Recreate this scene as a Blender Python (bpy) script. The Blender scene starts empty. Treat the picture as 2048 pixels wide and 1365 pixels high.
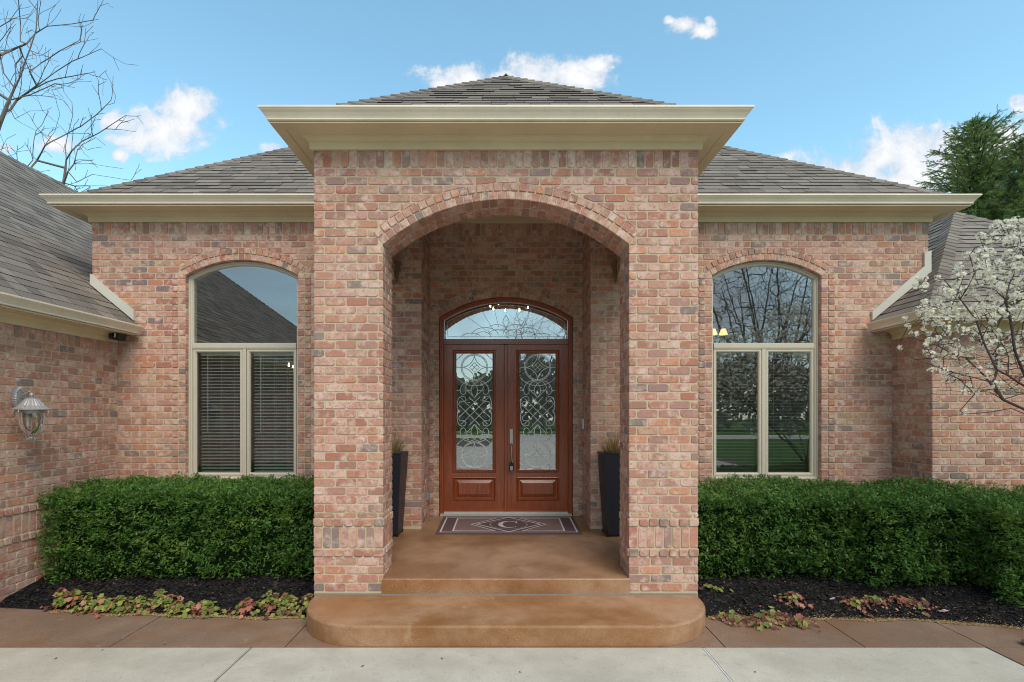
import bpy, math, random
import numpy as np
from mathutils import Vector, Matrix, noise
rnd = random.Random(7)
SC = bpy.context.scene
COL = SC.collection
PI = math.pi
# ------------------------------------------------------------------ helpers
class MB:
    """collects polygons and links them as ONE mesh object"""
    def __init__(s): s.v = []; s.f = []; s.m = []
    def face(s, vs, mat=0):
        n = len(s.v); s.v.extend(vs); s.f.append(tuple(range(n, n+len(vs)))); s.m.append(mat)
    def add(s, verts, faces, mat=0):
        n = len(s.v); s.v.extend(verts)
        for f in faces: s.f.append(tuple(n+i for i in f)); s.m.append(mat)
    def box(s, x0, x1, y0, y1, z0, z1, mat=0):
        s.add([(x0,y0,z0),(x1,y0,z0),(x1,y1,z0),(x0,y1,z0),(x0,y0,z1),(x1,y0,z1),(x1,y1,z1),(x0,y1,z1)],
              [(0,3,2,1),(4,5,6,7),(0,1,5,4),(1,2,6,5),(2,3,7,6),(3,0,4,7)], mat)
    def prism(s, poly, fa, fb, mat=0):
        """poly 2D list; fa, fb map a 2D point to 3D for the two end caps"""
        n = len(poly)
        s.add([fa(p) for p in poly]+[fb(p) for p in poly],
              [tuple(range(n)), tuple(range(2*n-1, n-1, -1))]+[(i, n+i, n+(i+1)%n, (i+1)%n) for i in range(n)], mat)
    def tube(s, pts, rad, sides=6, mat=0, cap=True):
        pts = [Vector(p) for p in pts]; n = len(pts)
        if not hasattr(rad, '__len__'): rad = [rad]*n
        rings = []; up = None
        for i, p in enumerate(pts):
            t = (pts[min(i+1, n-1)]-pts[max(i-1, 0)])
            if t.length < 1e-9: t = Vector((0,0,1))
            t.normalize()
            if up is None: up = t.orthogonal().normalized()
            up = (up - t*up.dot(t))
            if up.length < 1e-6: up = t.orthogonal()
            up.normalize(); w = t.cross(up)
            rings.append([tuple(p+(up*math.cos(a)+w*math.sin(a))*rad[i]) for a in [2*PI*k/sides for k in range(sides)]])
        vs = [v for r in rings for v in r]; fs = []
        for i in range(n-1):
            for k in range(sides):
                k2 = (k+1) % sides
                fs.append((i*sides+k, i*sides+k2, (i+1)*sides+k2, (i+1)*sides+k))
        if cap: fs.append(tuple(range(sides-1, -1, -1))); fs.append(tuple(range((n-1)*sides, n*sides)))
        s.add(vs, fs, mat)
    def lathe(s, prof, c, seg=24, mat=0, flute=0, fl_range=None):
        vs = []; fs = []; n = len(prof)
        for i, (r, z) in enumerate(prof):
            for k in range(seg):
                a = 2*PI*k/seg; rr = r
                if flute and fl_range[0] <= i <= fl_range[1]: rr = r*(1+flute*(1 if k % 2 else -1))
                vs.append((c[0]+rr*math.cos(a), c[1]+rr*math.sin(a), c[2]+z))
        for i in range(n-1):
            for k in range(seg):
                k2 = (k+1) % seg; fs.append((i*seg+k, i*seg+k2, (i+1)*seg+k2, (i+1)*seg+k))
        s.add(vs, fs, mat)
    def build(s, name, mats, parent=None, loc=(0,0,0), smooth=False, normals=False):
        me = bpy.data.meshes.new(name)
        off = np.array(ploc(parent) if parent else loc)
        vs = np.array(s.v, dtype=np.float64).reshape(-1, 3)-off
        me.from_pydata(vs.tolist(), [], s.f)
        if not isinstance(mats, (list, tuple)): mats = [mats]
        for m in mats: me.materials.append(m)
        if len(mats) > 1: me.polygons.foreach_set('material_index', s.m)
        if smooth: me.polygons.foreach_set('use_smooth', [True]*len(me.polygons))
        if normals:
            import bmesh
            b = bmesh.new(); b.from_mesh(me); bmesh.ops.recalc_face_normals(b, faces=b.faces); b.to_mesh(me); b.free()
        me.update()
        o = bpy.data.objects.new(name, me); COL.objects.link(o)
        if parent: o.parent = parent
        else: o.location = loc
        return o
def ploc(p):
    v = Vector((0,0,0))
    while p is not None: v += Vector(p.location); p = p.parent
    return tuple(v)
def tag(o, label=None, cat=None, group=None, kind=None):
    if label: o['label'] = label
    if cat: o['category'] = cat
    if group: o['group'] = group
    if kind: o['kind'] = kind
    return o
def thing(name, loc, label, cat, group=None):
    o = bpy.data.objects.new(name, None); o.location = loc; COL.objects.link(o); o.empty_display_size = .1
    return tag(o, label, cat, group)
def quads(name, P, nper, mats, mat_idx=None, parent=None, loc=(0,0,0), smooth=False):
    """P: (N*nper,3) array -> mesh of N separate n-gons, built fast"""
    off = np.array(ploc(parent) if parent else loc)
    P = (np.asarray(P, dtype=np.float64).reshape(-1, 3)-off).astype(np.float32); n = len(P)//nper
    me = bpy.data.meshes.new(name)
    me.vertices.add(len(P)); me.vertices.foreach_set('co', P.ravel())
    me.loops.add(len(P)); me.loops.foreach_set('vertex_index', np.arange(len(P), dtype=np.int32))
    me.polygons.add(n); me.polygons.foreach_set('loop_start', np.arange(n, dtype=np.int32)*nper)
    me.polygons.foreach_set('loop_total', np.full(n, nper, dtype=np.int32))
    if not isinstance(mats, (list, tuple)): mats = [mats]
    for m in mats: me.materials.append(m)
    if mat_idx is not None: me.polygons.foreach_set('material_index', np.asarray(mat_idx, dtype=np.int32))
    if smooth: me.polygons.foreach_set('use_smooth', [True]*n)
    me.update(); me.validate()
    o = bpy.data.objects.new(name, me); COL.objects.link(o)
    if parent: o.parent = parent
    else: o.location = loc
    return o
def copy_tree(o, parent=None):
    c = o.copy(); COL.objects.link(c)
    if parent: c.parent = parent
    for ch in list(o.children): copy_tree(ch, c)
    return c
# ------------------------------------------------------------------ materials
class NT:
    def __init__(s, name):
        s.m = bpy.data.materials.new(name); s.m.use_nodes = True; s.t = s.m.node_tree
        s.t.nodes.clear(); s.out = s.t.nodes.new('ShaderNodeOutputMaterial')
    def n(s, kind, **kw):
        nd = s.t.nodes.new('ShaderNode'+kind)
        for k, v in kw.items():
            if k in nd.inputs: 
                if hasattr(v, 'links') or isinstance(v, bpy.types.NodeSocket): s.t.links.new(v, nd.inputs[k])
                else: nd.inputs[k].default_value = v
            else: setattr(nd, k, v)
        return nd
    def link(s, a, b): s.t.links.new(a, b)
    def noise(s, vec, scale, detail=4, rough=.55, dist=0):
        return s.n('TexNoise', Vector=vec, Scale=scale, Detail=detail, Roughness=rough, Distortion=dist).outputs['Fac']
    def ramp(s, fac, stops, interp='LINEAR'):
        r = s.n('ValToRGB'); s.link(fac, r.inputs[0]); cr = r.color_ramp; cr.interpolation = interp
        while len(cr.elements) > 1: cr.elements.remove(cr.elements[-1])
        for i, (p, c) in enumerate(stops):
            e = cr.elements[0] if i == 0 else cr.elements.new(p)
            e.position = p; e.color = (*c, 1) if len(c) == 3 else c
        return r.outputs[0]
    def mix(s, fac, a, b, mode='MIX'):
        m = s.n('Mix', data_type='RGBA', blend_type=mode)
        for i, v in ((0, fac), (6, a), (7, b)):
            if isinstance(v, bpy.types.NodeSocket): s.link(v, m.inputs[i])
            else: m.inputs[i].default_value = v if i == 0 else ((*v, 1) if len(v) == 3 else v)
        return m.outputs[2]
    def math(s, op, a, b=0.0, clamp=False):
        m = s.n('Math', operation=op, use_clamp=clamp)
        for i, v in ((0, a), (1, b)):
            if isinstance(v, bpy.types.NodeSocket): s.link(v, m.inputs[i])
            else: m.inputs[i].default_value = v
        return m.outputs[0]
    def coord(s, scale=(1,1,1)):
        g = s.n('NewGeometry')
        mp = s.n('Mapping', Vector=g.outputs['Position']); mp.inputs['Scale'].default_value = scale
        return mp.outputs[0]
    def bsdf(s, color, rough=.8, bump=None, bstr=.3, bdist=.01, spec=.3, metal=0, **kw):
        b = s.n('BsdfPrincipled')
        for nm, v in (('Base Color', color), ('Roughness', rough), ('Specular IOR Level', spec), ('Metallic', metal)):
            if isinstance(v, bpy.types.NodeSocket): s.link(v, b.inputs[nm])
            elif nm == 'Base Color': b.inputs[nm].default_value = (*v, 1)
            else: b.inputs[nm].default_value = v
        for k, v in kw.items(): b.inputs[k].default_value = v
        if bump is not None:
            bp = s.n('Bump', Height=bump); bp.inputs['Strength'].default_value = bstr; bp.inputs['Distance'].default_value = bdist
            s.link(bp.outputs[0], b.inputs['Normal'])
        s.link(b.outputs[0], s.out.inputs[0]); return s.m
def island(t): return t.n('NewGeometry').outputs['Random Per Island']

def m_brick(name='tumbled_brick'):
    t = NT(name); c = t.coord(); r = island(t)
    base = t.ramp(r, [(0,(.51,.255,.205)),(.10,(.455,.20,.155)),(.20,(.57,.325,.27)),(.30,(.385,.165,.13)),(.38,(.53,.29,.245)),(.46,(.51,.22,.15)),
        (.53,(.42,.215,.19)),(.60,(.61,.40,.34)),(.67,(.35,.175,.145)),(.73,(.33,.205,.19)),(.78,(.53,.30,.225)),(.85,(.46,.275,.21)),(.90,(.59,.26,.165)),(.93,(.42,.155,.115)),(.955,(.27,.20,.195)),(.98,(.21,.17,.17))], 'CONSTANT')
    # kiln flashing and lime bloom of each brick: noise offset per brick
    cb = t.n('Combine' 'XYZ'); t.link(t.math('MULTIPLY', r, 37.0), cb.inputs[0]); t.link(t.math('MULTIPLY', r, 91.0), cb.inputs[2])
    va = t.n('VectorMath', operation='ADD'); t.link(c, va.inputs[0]); t.link(cb.outputs[0], va.inputs[1]); v = va.outputs[0]
    n1 = t.noise(v, 9, 3, .6); n2 = t.noise(v, 26, 5, .65); n3 = t.noise(v, 70, 4, .7); n4 = t.noise(v, 14, 4, .6, .6)
    col = t.mix(t.ramp(n1, [(.49,(0,0,0)),(.67,(.85,.85,.85))]), base, (.70,.51,.45))          # lime bloom
    col = t.mix(t.ramp(n4, [(.56,(0,0,0)),(.70,(.7,.7,.7))]), col, (.25,.175,.165))          # dark flash
    col = t.mix(t.ramp(n2, [(.34,(.9,.9,.9)),(.48,(0,0,0))]), col, (.44,.155,.11))
    col = t.mix(t.ramp(n3, [(.60,(0,0,0)),(.70,(.75,.75,.75))]), col, (.15,.095,.08))
    col = t.mix(t.ramp(n3, [(.30,(.5,.5,.5)),(.42,(0,0,0))]), col, (.70,.56,.48))
    big = t.noise(t.coord(), .7, 3, .5)
    col = t.mix(t.ramp(big, [(.35,(0,0,0)),(.7,(.16,.16,.16))]), col, (.5,.42,.33))
    hs = t.n('HueSaturation', Saturation=.99, Value=.98); hs.inputs['Hue'].default_value = .504; t.link(col, hs.inputs['Color']); col = hs.outputs[0]
    h = t.math('ADD', n2, t.math('MULTIPLY', n3, .6))
    return t.bsdf(col, .88, h, .55, .006, .2)
def m_mortar():
    t = NT('sand_mortar'); c = t.coord(); n = t.noise(c, 120, 4, .7); n2 = t.noise(c, 3, 3)
    col = t.mix(n2, (.48,.41,.27), (.58,.50,.345)); col = t.mix(t.ramp(n, [(.3,(.4,.4,.4)),(.6,(0,0,0))]), col, (.42,.35,.20))
    return t.bsdf(col, .95, n, .5, .003, .1)
def m_paint(name, col, rough=.45, var=.06):
    t = NT(name); c = t.coord(); n = t.noise(c, 2.2, 4, .6); n2 = t.noise(c, 60, 3)
    dk = tuple(x*(1-var*2.2) for x in col)
    cc = t.mix(t.ramp(n, [(.35,(0,0,0)),(.75,(1,1,1))]), col, dk)
    st = t.noise(t.coord((7,7,.6)), 2.5, 4, .65)
    cc = t.mix(t.ramp(st, [(.62,(0,0,0)),(.80,(.22,.22,.22))]), cc, tuple(x*.78 for x in col))
    return t.bsdf(cc, rough, n2, .06, .002, .35)
def m_shingle():
    t = NT('weathered_shingle'); c = t.coord(); r = island(t)
    base = t.ramp(r, [(0,(.20,.175,.152)),(.2,(.235,.207,.18)),(.4,(.165,.146,.13)),(.55,(.25,.222,.192)),(.7,(.21,.185,.162)),(.85,(.28,.25,.216)),(.95,(.14,.125,.114))], 'CONSTANT')
    g = t.noise(c, 240, 2, .8); b = t.noise(c, 1.1, 4, .6)
    col = t.mix(t.ramp(g, [(.35,(.6,.6,.6)),(.55,(0,0,0))]), base, (.05,.047,.045))
    col = t.mix(t.ramp(g, [(.6,(0,0,0)),(.75,(.5,.5,.5))]), col, (.33,.31,.28))
    col = t.mix(t.ramp(b, [(.45,(0,0,0)),(.7,(.35,.35,.35))]), col, (.24,.22,.18))
    return t.bsdf(col, .95, g, .5, .003, .15)
def m_concrete(name, c1, c2, c3, speck=(.5,.42,.3), fine=160, stain=None, rough=.8, cracks=False):
    t = NT(name); c = t.coord(); big = t.noise(c, .9, 5, .6, .4); mid = t.noise(c, 5, 5, .65); f = t.noise(c, fine, 3, .75)
    vo = t.n('TexVoronoi', Vector=c, Scale=fine*.55)
    col = t.mix(t.ramp(big, [(.40,(0,0,0)),(.60,(1,1,1))]), c1, c2)
    col = t.mix(t.ramp(mid, [(.45,(0,0,0)),(.75,(.6,.6,.6))]), col, c3)
    col = t.mix(t.ramp(f, [(.56,(0,0,0)),(.70,(.6,.6,.6))]), col, speck)
    col = t.mix(t.ramp(f, [(.28,(.6,.6,.6)),(.42,(0,0,0))]), col, tuple(x*.45 for x in c1))
    if stain:
        s1 = t.noise(t.coord((1,1.3,1)), 1.25, 5, .62, .25)
        col = t.mix(t.ramp(s1, [(.47,(0,0,0)),(.66,(.7,.7,.7))]), col, stain)
        s2 = t.noise(t.coord((1.5,1.5,.5)), 3.2, 6, .7, .3); col = t.mix(t.ramp(s2, [(.62,(0,0,0)),(.76,(.5,.5,.5))]), col, speck)
        s3 = t.noise(c, 14, 6, .75); col = t.mix(t.ramp(s3, [(.30,(.45,.45,.45)),(.44,(0,0,0))]), col, tuple(x*.5 for x in c1))
    if cracks:
        st = t.noise(t.coord((1,2.2,1)), 3.5, 5, .7); col = t.mix(t.ramp(st, [(.60,(0,0,0)),(.74,(.35,.35,.35))]), col, (.27,.245,.20))
    h = t.math('ADD', f, t.math('MULTIPLY', vo.outputs['Distance'], .5))
    return t.bsdf(col, rough, h, .35, .004, .3)
def m_wood():
    t = NT('mahogany'); c = t.coord((16,16,1.1)); n = t.noise(c, 3.0, 6, .65, .8); f = t.noise(t.coord((90,90,3)), 4, 3, .6); p = t.noise(t.coord(), 1.5, 3)
    col = t.ramp(n, [(.25,(.145,.026,.008)),(.5,(.27,.055,.015)),(.72,(.41,.10,.027))])
    col = t.mix(t.ramp(f, [(.45,(0,0,0)),(.7,(.5,.5,.5))]), col, (.14,.028,.010))
    col = t.mix(t.ramp(p, [(.4,(0,0,0)),(.7,(.3,.3,.3))]), col, (.42,.11,.03))
    return t.bsdf(col, .32, f, .12, .002, .45, **{'Coat Weight': .5, 'Coat Roughness': .14})
def m_simple(name, col, rough=.5, metal=0, var=.15, scale=30, bstr=.1, spec=.4):
    t = NT(name); c = t.coord(); n = t.noise(c, scale, 4, .6)
    cc = t.mix(n, tuple(x*(1-var) for x in col), tuple(min(1, x*(1+var)) for x in col))
    return t.bsdf(cc, rough, n, bstr, .003, spec, metal)
def m_glass(name, refl, tint, rough=0.0, wav=0.0, wscale=3, diff=None):
    t = NT(name)
    gl = t.n('BsdfGlossy', Roughness=rough); gl.inputs['Color'].default_value = (.97,.98,1,1)
    tr = t.n('BsdfTransparent'); tr.inputs['Color'].default_value = (*tint, 1)
    fr = t.n('Fresnel', IOR=1.5)
    fac = t.math('ADD', t.math('MULTIPLY', fr.outputs[0], 1-refl), refl, True)
    if wav:
        nn = t.noise(t.coord(), wscale, 2, .5); bp = t.n('Bump', Height=nn); bp.inputs['Strength'].default_value = wav; bp.inputs['Distance'].default_value = .01
        t.link(bp.outputs[0], gl.inputs['Normal'])
    mx = t.n('MixShader'); t.link(fac, mx.inputs[0]); t.link(tr.outputs[0], mx.inputs[1]); t.link(gl.outputs[0], mx.inputs[2])
    t.link(mx.outputs[0], t.out.inputs[0]); return t.m
def m_leaf(name, stops, rough=.5, nscale=2.5, spec=.35, light=None, trans=.25):
    t = NT(name); r = island(t); base = t.ramp(r, stops, 'CONSTANT'); n = t.noise(t.coord(), nscale, 4, .6)
    col = t.mix(t.ramp(n, [(.52,(0,0,0)),(.75,(.6,.6,.6))]), base, light or stops[-1][1])
    b = t.n('BsdfPrincipled'); t.link(col, b.inputs['Base Color']); b.inputs['Roughness'].default_value = rough; b.inputs['Specular IOR Level'].default_value = spec
    tl = t.n('BsdfTranslucent'); t.link(col, tl.inputs['Color'])
    mx = t.n('MixShader', Fac=trans); t.link(b.outputs[0], mx.inputs[1]); t.link(tl.outputs[0], mx.inputs[2]); t.link(mx.outputs[0], t.out.inputs[0])
    return t.m
def m_emit(name, col, s):
    t = NT(name); e = t.n('Emission', Strength=s); e.inputs['Color'].default_value = (*col, 1); t.link(e.outputs[0], t.out.inputs[0]); return t.m
def m_wicker():
    t = NT('black_wicker'); g = t.coord()
    w1 = t.n('TexWave', Vector=g, Scale=26.0, bands_direction='X'); w2 = t.n('TexWave', Vector=g, Scale=36.0, bands_direction='Z'); w1.inputs['Distortion'].default_value = .3
    h = t.math('MULTIPLY', w1.outputs['Fac'], w2.outputs['Fac'])
    col = t.mix(h, (.010,.012,.018), (.028,.033,.046))
    return t.bsdf(col, .42, h, .35, .004, .5)
def m_bark(name, col):
    t = NT(name); n = t.noise(t.coord((5,5,1)), 12, 5, .7)
    return t.bsdf(t.mix(n, tuple(x*.5 for x in col), tuple(x*1.4 for x in col)), .9, n, .6, .01, .15)
M = dict(brick=m_brick(), mortar=m_mortar(),
  trim=m_paint('cream_gutter_paint', (.85,.76,.60)), soffit=m_paint('shaded_soffit_paint', (.70,.59,.39), .55),  # soffit: the gutter paint made darker, eave shade put into the colour
  flash=m_paint('cream_flashing', (.60,.59,.52)), winframe=m_paint('taupe_window_paint', (.56,.52,.42), .4, .03),
  shingle=m_shingle(), shedge=m_simple('shaded_cut_edge', (.035,.033,.032), .95),  # near-black cut asphalt edge, with the gap shadow put into its colour
  landing=m_concrete('exposed_aggregate', (.24,.13,.072), (.34,.205,.125), (.19,.098,.048), (.52,.40,.28), 110, (.16,.078,.028), .32),
  riser=m_concrete('aggregate_step', (.30,.145,.062), (.40,.25,.155), (.24,.108,.038), (.58,.46,.32), 110, (.20,.085,.02), .34),
  walk=m_concrete('brown_walk_concrete', (.20,.135,.10), (.27,.185,.135), (.18,.125,.095), (.42,.33,.24), 80, (.21,.105,.05), .45),
  drive=m_concrete('pale_drive_concrete', (.43,.41,.35), (.51,.49,.42), (.38,.36,.305), (.64,.62,.54), 75, (.36,.34,.285), .85, cracks=True),
  joint=m_simple('dark_joint', (.06,.055,.05), .9), sealant=m_simple('white_sealant', (.62,.64,.68), .5),
  wood=m_wood(), lowglass=m_glass('casement_glass', .09, (.80,.86,.84)), glass=m_glass('window_glass', .22, (.80,.86,.84)), doorglass=m_glass('bevelled_glass', .38, (.6,.66,.62), .0, .022, 6),
  arcglass=m_glass('transom_glass', .42, (.7,.75,.75), .0, .008, 4),
  came=m_simple('zinc_came', (.82,.83,.82), .4, .3), nickel=m_simple('brushed_nickel', (.45,.43,.40), .32, .9, .1, 80),
  blind=m_simple('white_blind', (.85,.86,.80), .5, 0, .05), blindr=m_simple('dimmed_blind', (.42,.43,.40), .5, 0, .05), interior=m_simple('room_wall_paint', (.32,.29,.24), .8),  # right blind: white slats darkened in colour to read dim behind the glass
  floorin=m_simple('room_floor', (.12,.08,.05), .5), threshold=m_simple('aluminium_threshold', (.55,.55,.52), .4, .3),
  bulb=m_emit('lit_candle_bulb', (1,.78,.45), 16), warm=m_emit('lit_lamp_shade', (1,.50,.18), 1.6), brass=m_simple('brass', (.4,.26,.1), .3, .9),
  black=m_simple('black_plastic', (.012,.012,.014), .35), white=m_simple('white_plastic', (.7,.7,.68), .4),
  silver=m_simple('weathered_silver', (.36,.355,.36), .45, .3, .25, 40), wicker=m_wicker(),
  mulch=m_simple('black_mulch', (.013,.013,.015), .95, 0, .5, 45, .9, .1), bark=m_bark('grey_bark', (.19,.155,.14)), bark2=m_bark('purple_brown_bark', (.10,.075,.07)),
)
SKY_TINT, CLD, SKY_STR, SUN_E, SUN_ANG, EXPOS, SUN_C = (1.5, 1.84, 1.53), 5.3, .11, 1.65, 40, .82, (1, .86, .71)
# ------------------------------------------------------------------ brick laying
DP, DW, DD = 4.811, 6.54, 7.234          # portico face, window wall, door wall
PW, OW = 1.814, 1.16                     # portico half width, opening half width
XL, XR = -5.31, 5.42
H, L = .0813, .2032
def clip(poly, nx, ny, c):
    out = []; n = len(poly)
    for i in range(n):
        a = poly[i]; b = poly[(i+1) % n]; da = nx*a[0]+ny*a[1]-c; db = nx*b[0]+ny*b[1]-c
        if da <= 0: out.append(a)
        if (da < 0 < db) or (db < 0 < da):
            t = da/(da-db); out.append((a[0]+(b[0]-a[0])*t, a[1]+(b[1]-a[1])*t))
    return out
def area(p): return abs(sum(p[i][0]*p[(i+1) % len(p)][1]-p[(i+1) % len(p)][0]*p[i][1] for i in range(len(p))))/2
def brick(mb, poly, fm, d=0.0, back=-.014, cf=1.0):
    if len(poly) < 3 or area(poly) < .0009: return
    n = len(poly); pts = []
    for i in range(n):
        p = poly[i]; a = poly[i-1]; b = poly[(i+1) % n]
        la = math.hypot(a[0]-p[0], a[1]-p[1]); lb = math.hypot(b[0]-p[0], b[1]-p[1])
        if la < 1e-5 or lb < 1e-5: continue
        c = rnd.uniform(.005, .013) if rnd.random() < .8 else rnd.uniform(.012, .022)
        c *= cf; ca = min(c, la*.3)*rnd.uniform(.6, 1.3); cb = min(c, lb*.3)
        pts.append((p[0]+(a[0]-p[0])*ca/la, p[1]+(a[1]-p[1])*ca/la)); pts.append((p[0]+(b[0]-p[0])*cb/lb, p[1]+(b[1]-p[1])*cb/lb))
    if len(pts) < 3: return
    pts = [(x+rnd.uniform(-.0012, .0012), y+rnd.uniform(-.0012, .0012)) for x, y in pts]
    cx = sum(p[0] for p in pts)/len(pts); cy = sum(p[1] for p in pts)/len(pts)
    d += rnd.uniform(-.002, .002); b = .0045; k = len(pts)
    ins = []
    for x, y in pts:
        r = math.hypot(x-cx, y-cy)+1e-6; ins.append((x+(cx-x)*b/r, y+(cy-y)*b/r*1.2))
    tl = rnd.uniform(-.0015, .0015)
    vs = [fm(x, y, back) for x, y in pts]+[fm(x, y, d-.004) for x, y in pts]+[fm(x, y, d+(x-cx)*tl*8) for x, y in ins]
    fs = [tuple(range(2*k, 3*k))]
    for i in range(k):
        j = (i+1) % k; fs.append((i, j, k+j, k+i)); fs.append((k+i, k+j, 2*k+j, 2*k+i))
    mb.add(vs, fs, 1)
def rect(a, b, c, d): return [(a, c), (b, c), (b, d), (a, d)]
def rows(mb, fm, u0, u1, zt, zb, iv=None, circ=None, ph=0, d=0.0, proudcut=None):
    k = 0; z1 = zt
    while z1-zb > .03:
        z0 = max(z1-H, zb); zc = (z0+z1)/2; us = u0-(L/2 if (k+ph) % 2 else 0)
        for a, b in (iv(zc) if iv else [(u0, u1)]):
            n = int(math.floor((a-us)/L)); x = us+n*L
            while x < b-.002:
                xa = max(x+.0065, a) if x > a+.001 else a; xb = min(x+L-.0065, b) if x+L < b-.001 else b
                if b-xb < .035: xb = b
                if xb-xa > .032:
                    p = rect(xa, xb, z0+.0065, z1-.0065)
                    ps = [p]
                    if circ:
                        for (uc, cz, R, zmin, am) in circ:
                            if zc <= zmin or abs((xa+xb)/2-uc) > R*math.sin(am)+.5: continue
                            nps = []; sg = 1 if (xa+xb)/2 > uc else -1; rn = (sg*math.cos(am), -math.sin(am)); rk = rn[0]*uc+rn[1]*cz
                            def tang(q):
                                if len(q) < 3: return q
                                mu = sum(t_[0] for t_ in q)/len(q)-uc; mz = sum(t_[1] for t_ in q)/len(q)-cz; an = max(-am, min(am, math.atan2(mu, mz)))
                                nx_, ny_ = -math.sin(an), -math.cos(an); return clip(q, nx_, ny_, nx_*uc+ny_*cz-R-.005)
                            for q in ps:
                                if zc > cz+R*math.cos(am)+.02: nps.append(tang(q))
                                else: nps += [clip(q, -rn[0], -rn[1], -rk-.005), tang(clip(q, rn[0], rn[1], rk))]
                            ps = [q for q in nps if len(q) > 2]
                    for p in ps: brick(mb, p, fm, d, cf=1.0 if len(ps) == 1 else .5)
                if xb == b: break
                x += L
        z1 = z0; k += 1
def soldiers(mb, fm, u0, u1, z0, z1, per=.0813, d=0.0):
    n = max(1, round((u1-u0)/per)); w = (u1-u0)/n
    for i in range(n):
        brick(mb, rect(u0+i*w+(.006 if i else 0), u0+(i+1)*w-(.006 if i < n-1 else 0), z0+.0065, z1-.0065), fm, d+rnd.uniform(-.002, .003))
def ring(mb, fm, uc, zc, R0, R1, am, per=.0795, d=0.0):
    n = round(2*am*R0/per); w = 2*am/n
    for i in range(n):
        a0 = -am+i*w+.0055/R0; a1 = -am+(i+1)*w-.0055/R0
        brick(mb, [(uc+R0*math.sin(a0), zc+R0*math.cos(a0)), (uc+R0*math.sin(a1), zc+R0*math.cos(a1)),
                   (uc+R1*math.sin(a1), zc+R1*math.cos(a1)), (uc+R1*math.sin(a0), zc+R1*math.cos(a0))], fm, d, cf=.55)
def intrados(mb, uc, zc, R, am, y0, y1, nrow, per=.0795, fm3=None):
    n = round(2*am*R/per); w = 2*am*R/n
    f = lambda s, y, d: fm3(uc+(R-d)*math.sin(s/R), y, zc+(R-d)*math.cos(s/R))
    for i in range(n):
        s = -am*R+i*w
        sp = [y0+(y1-y0)*k/nrow for k in range(nrow+1)]
        for k in range(nrow): brick(mb, rect(s+.0055, s+w-.0055, sp[k]+(.006 if k else .004), sp[k+1]-.006), f, 0, -.012)
def arcgeo(hw, rise): R = (hw*hw+rise*rise)/(2*rise); return R, math.asin(hw/R)
def arcpts(uc, zs, hw, rise, off=0.0, n=20):
    """points left->right along an arch of half width hw; off grows the radius"""
    R, am = arcgeo(hw, rise); zc = zs+rise-R; R2 = R+off; hw2 = hw+off; a = math.asin(min(1, hw2/R2))
    return [(uc+R2*math.sin(-a+2*a*i/n), zc+R2*math.cos(-a+2*a*i/n)) for i in range(n+1)]
front = lambda Y: (lambda u, v, d: (u, Y-d, v))
facepx = lambda X: (lambda u, v, d: (X+d, u, v))
facenx = lambda X: (lambda u, v, d: (X-d, u, v))
back_ = lambda Y: (lambda u, v, d: (u, Y+d, v))
MJ = .0055                                  # joints sit 8 mm behind the brick faces
def slab(mb, poly, y0, y1): mb.prism(poly, lambda p: (p[0], y0, p[1]), lambda p: (p[0], y1, p[1]), 0)
house = thing('brick_house', (0, DW, 0), 'single storey pink brick house with arched entry portico, hipped shingle roof and tan gutters', 'house')
BR = [M['mortar'], M['brick']]
RH = .0745                                 # height of one header ring of an arch
# ---- portico front with the big arch
ZS, RISE = 3.469, .427; R, AM = arcgeo(OW, RISE); ZC = ZS+RISE-R
mb = MB()
slab(mb, [(-PW+MJ, -.05), (-OW-MJ, -.05)]+arcpts(0, ZS, OW, RISE, MJ)+[(OW+MJ, -.05), (PW-MJ, -.05), (PW-MJ, 4.62), (-PW+MJ, 4.62)], DP+MJ, DP+.397-MJ)
PT = 4.191
def iv_p(zc):
    if zc < ZS-.01: return [(-PW, -OW), (OW, PW)]
    return [(-PW, PW)]
def portico_face(fm, lo):
    soldiers(mb, fm, -PW+.09, PW-.09, PT, 4.394)
    for s in (-1, 1):
        a, b = sorted((s*PW, s*(PW-.09))); brick(mb, rect(a, b, PT+.005, PT+.1), fm); brick(mb, rect(a, b, PT+.108, PT+.2), fm)
    rows(mb, fm, -PW, PW, PT, .939, iv_p, [(0, ZC, R+2*RH+.004, ZS-.02, AM)])
    for s in (-1, 1):
        a, b = sorted((s*PW, s*OW))
        rows(mb, fm, a, b, .939, .890)
        soldiers(mb, fm, a, b, .806, .888, .0875, .009); soldiers(mb, fm, a, b, .600, .806, .0813); soldiers(mb, fm, a, b, .520, .600, .0875, .009)
        rows(mb, fm, a, b, .520, lo)
    ring(mb, fm, 0, ZC, R+.001, R+RH, AM); ring(mb, fm, 0, ZC, R+RH+.006, R+2*RH+.004, AM, .0795, .006)
portico_face(front(DP), .165); portico_face(back_(DP+.397), .33)
J0, J1 = DP+.006, DP+.391
for s in (-1, 1):
    for X, zt, o in ((s*OW, ZS-.01, -s), (s*PW, PT, s)):
        fm = facepx(X) if o > 0 else facenx(X)
        rows(mb, fm, J0, J1, PT if X == s*PW else PT-9*H+.0, .939, None, None, 1)
        rows(mb, fm, J0, J1, .939, .890); soldiers(mb, fm, J0, J1, .806, .888, .0875, .009); soldiers(mb, fm, J0, J1, .6, .806); soldiers(mb, fm, J0, J1, .52, .6, .0875, .009)
        rows(mb, fm, J0, J1, .52, .02)
        if X == s*PW: soldiers(mb, fm, J0, J1, PT, 4.394)
intrados(mb, 0, ZC, R, AM, DP+.004, DP+.393, 2, fm3=lambda x, y, z: (x, y, z))
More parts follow.
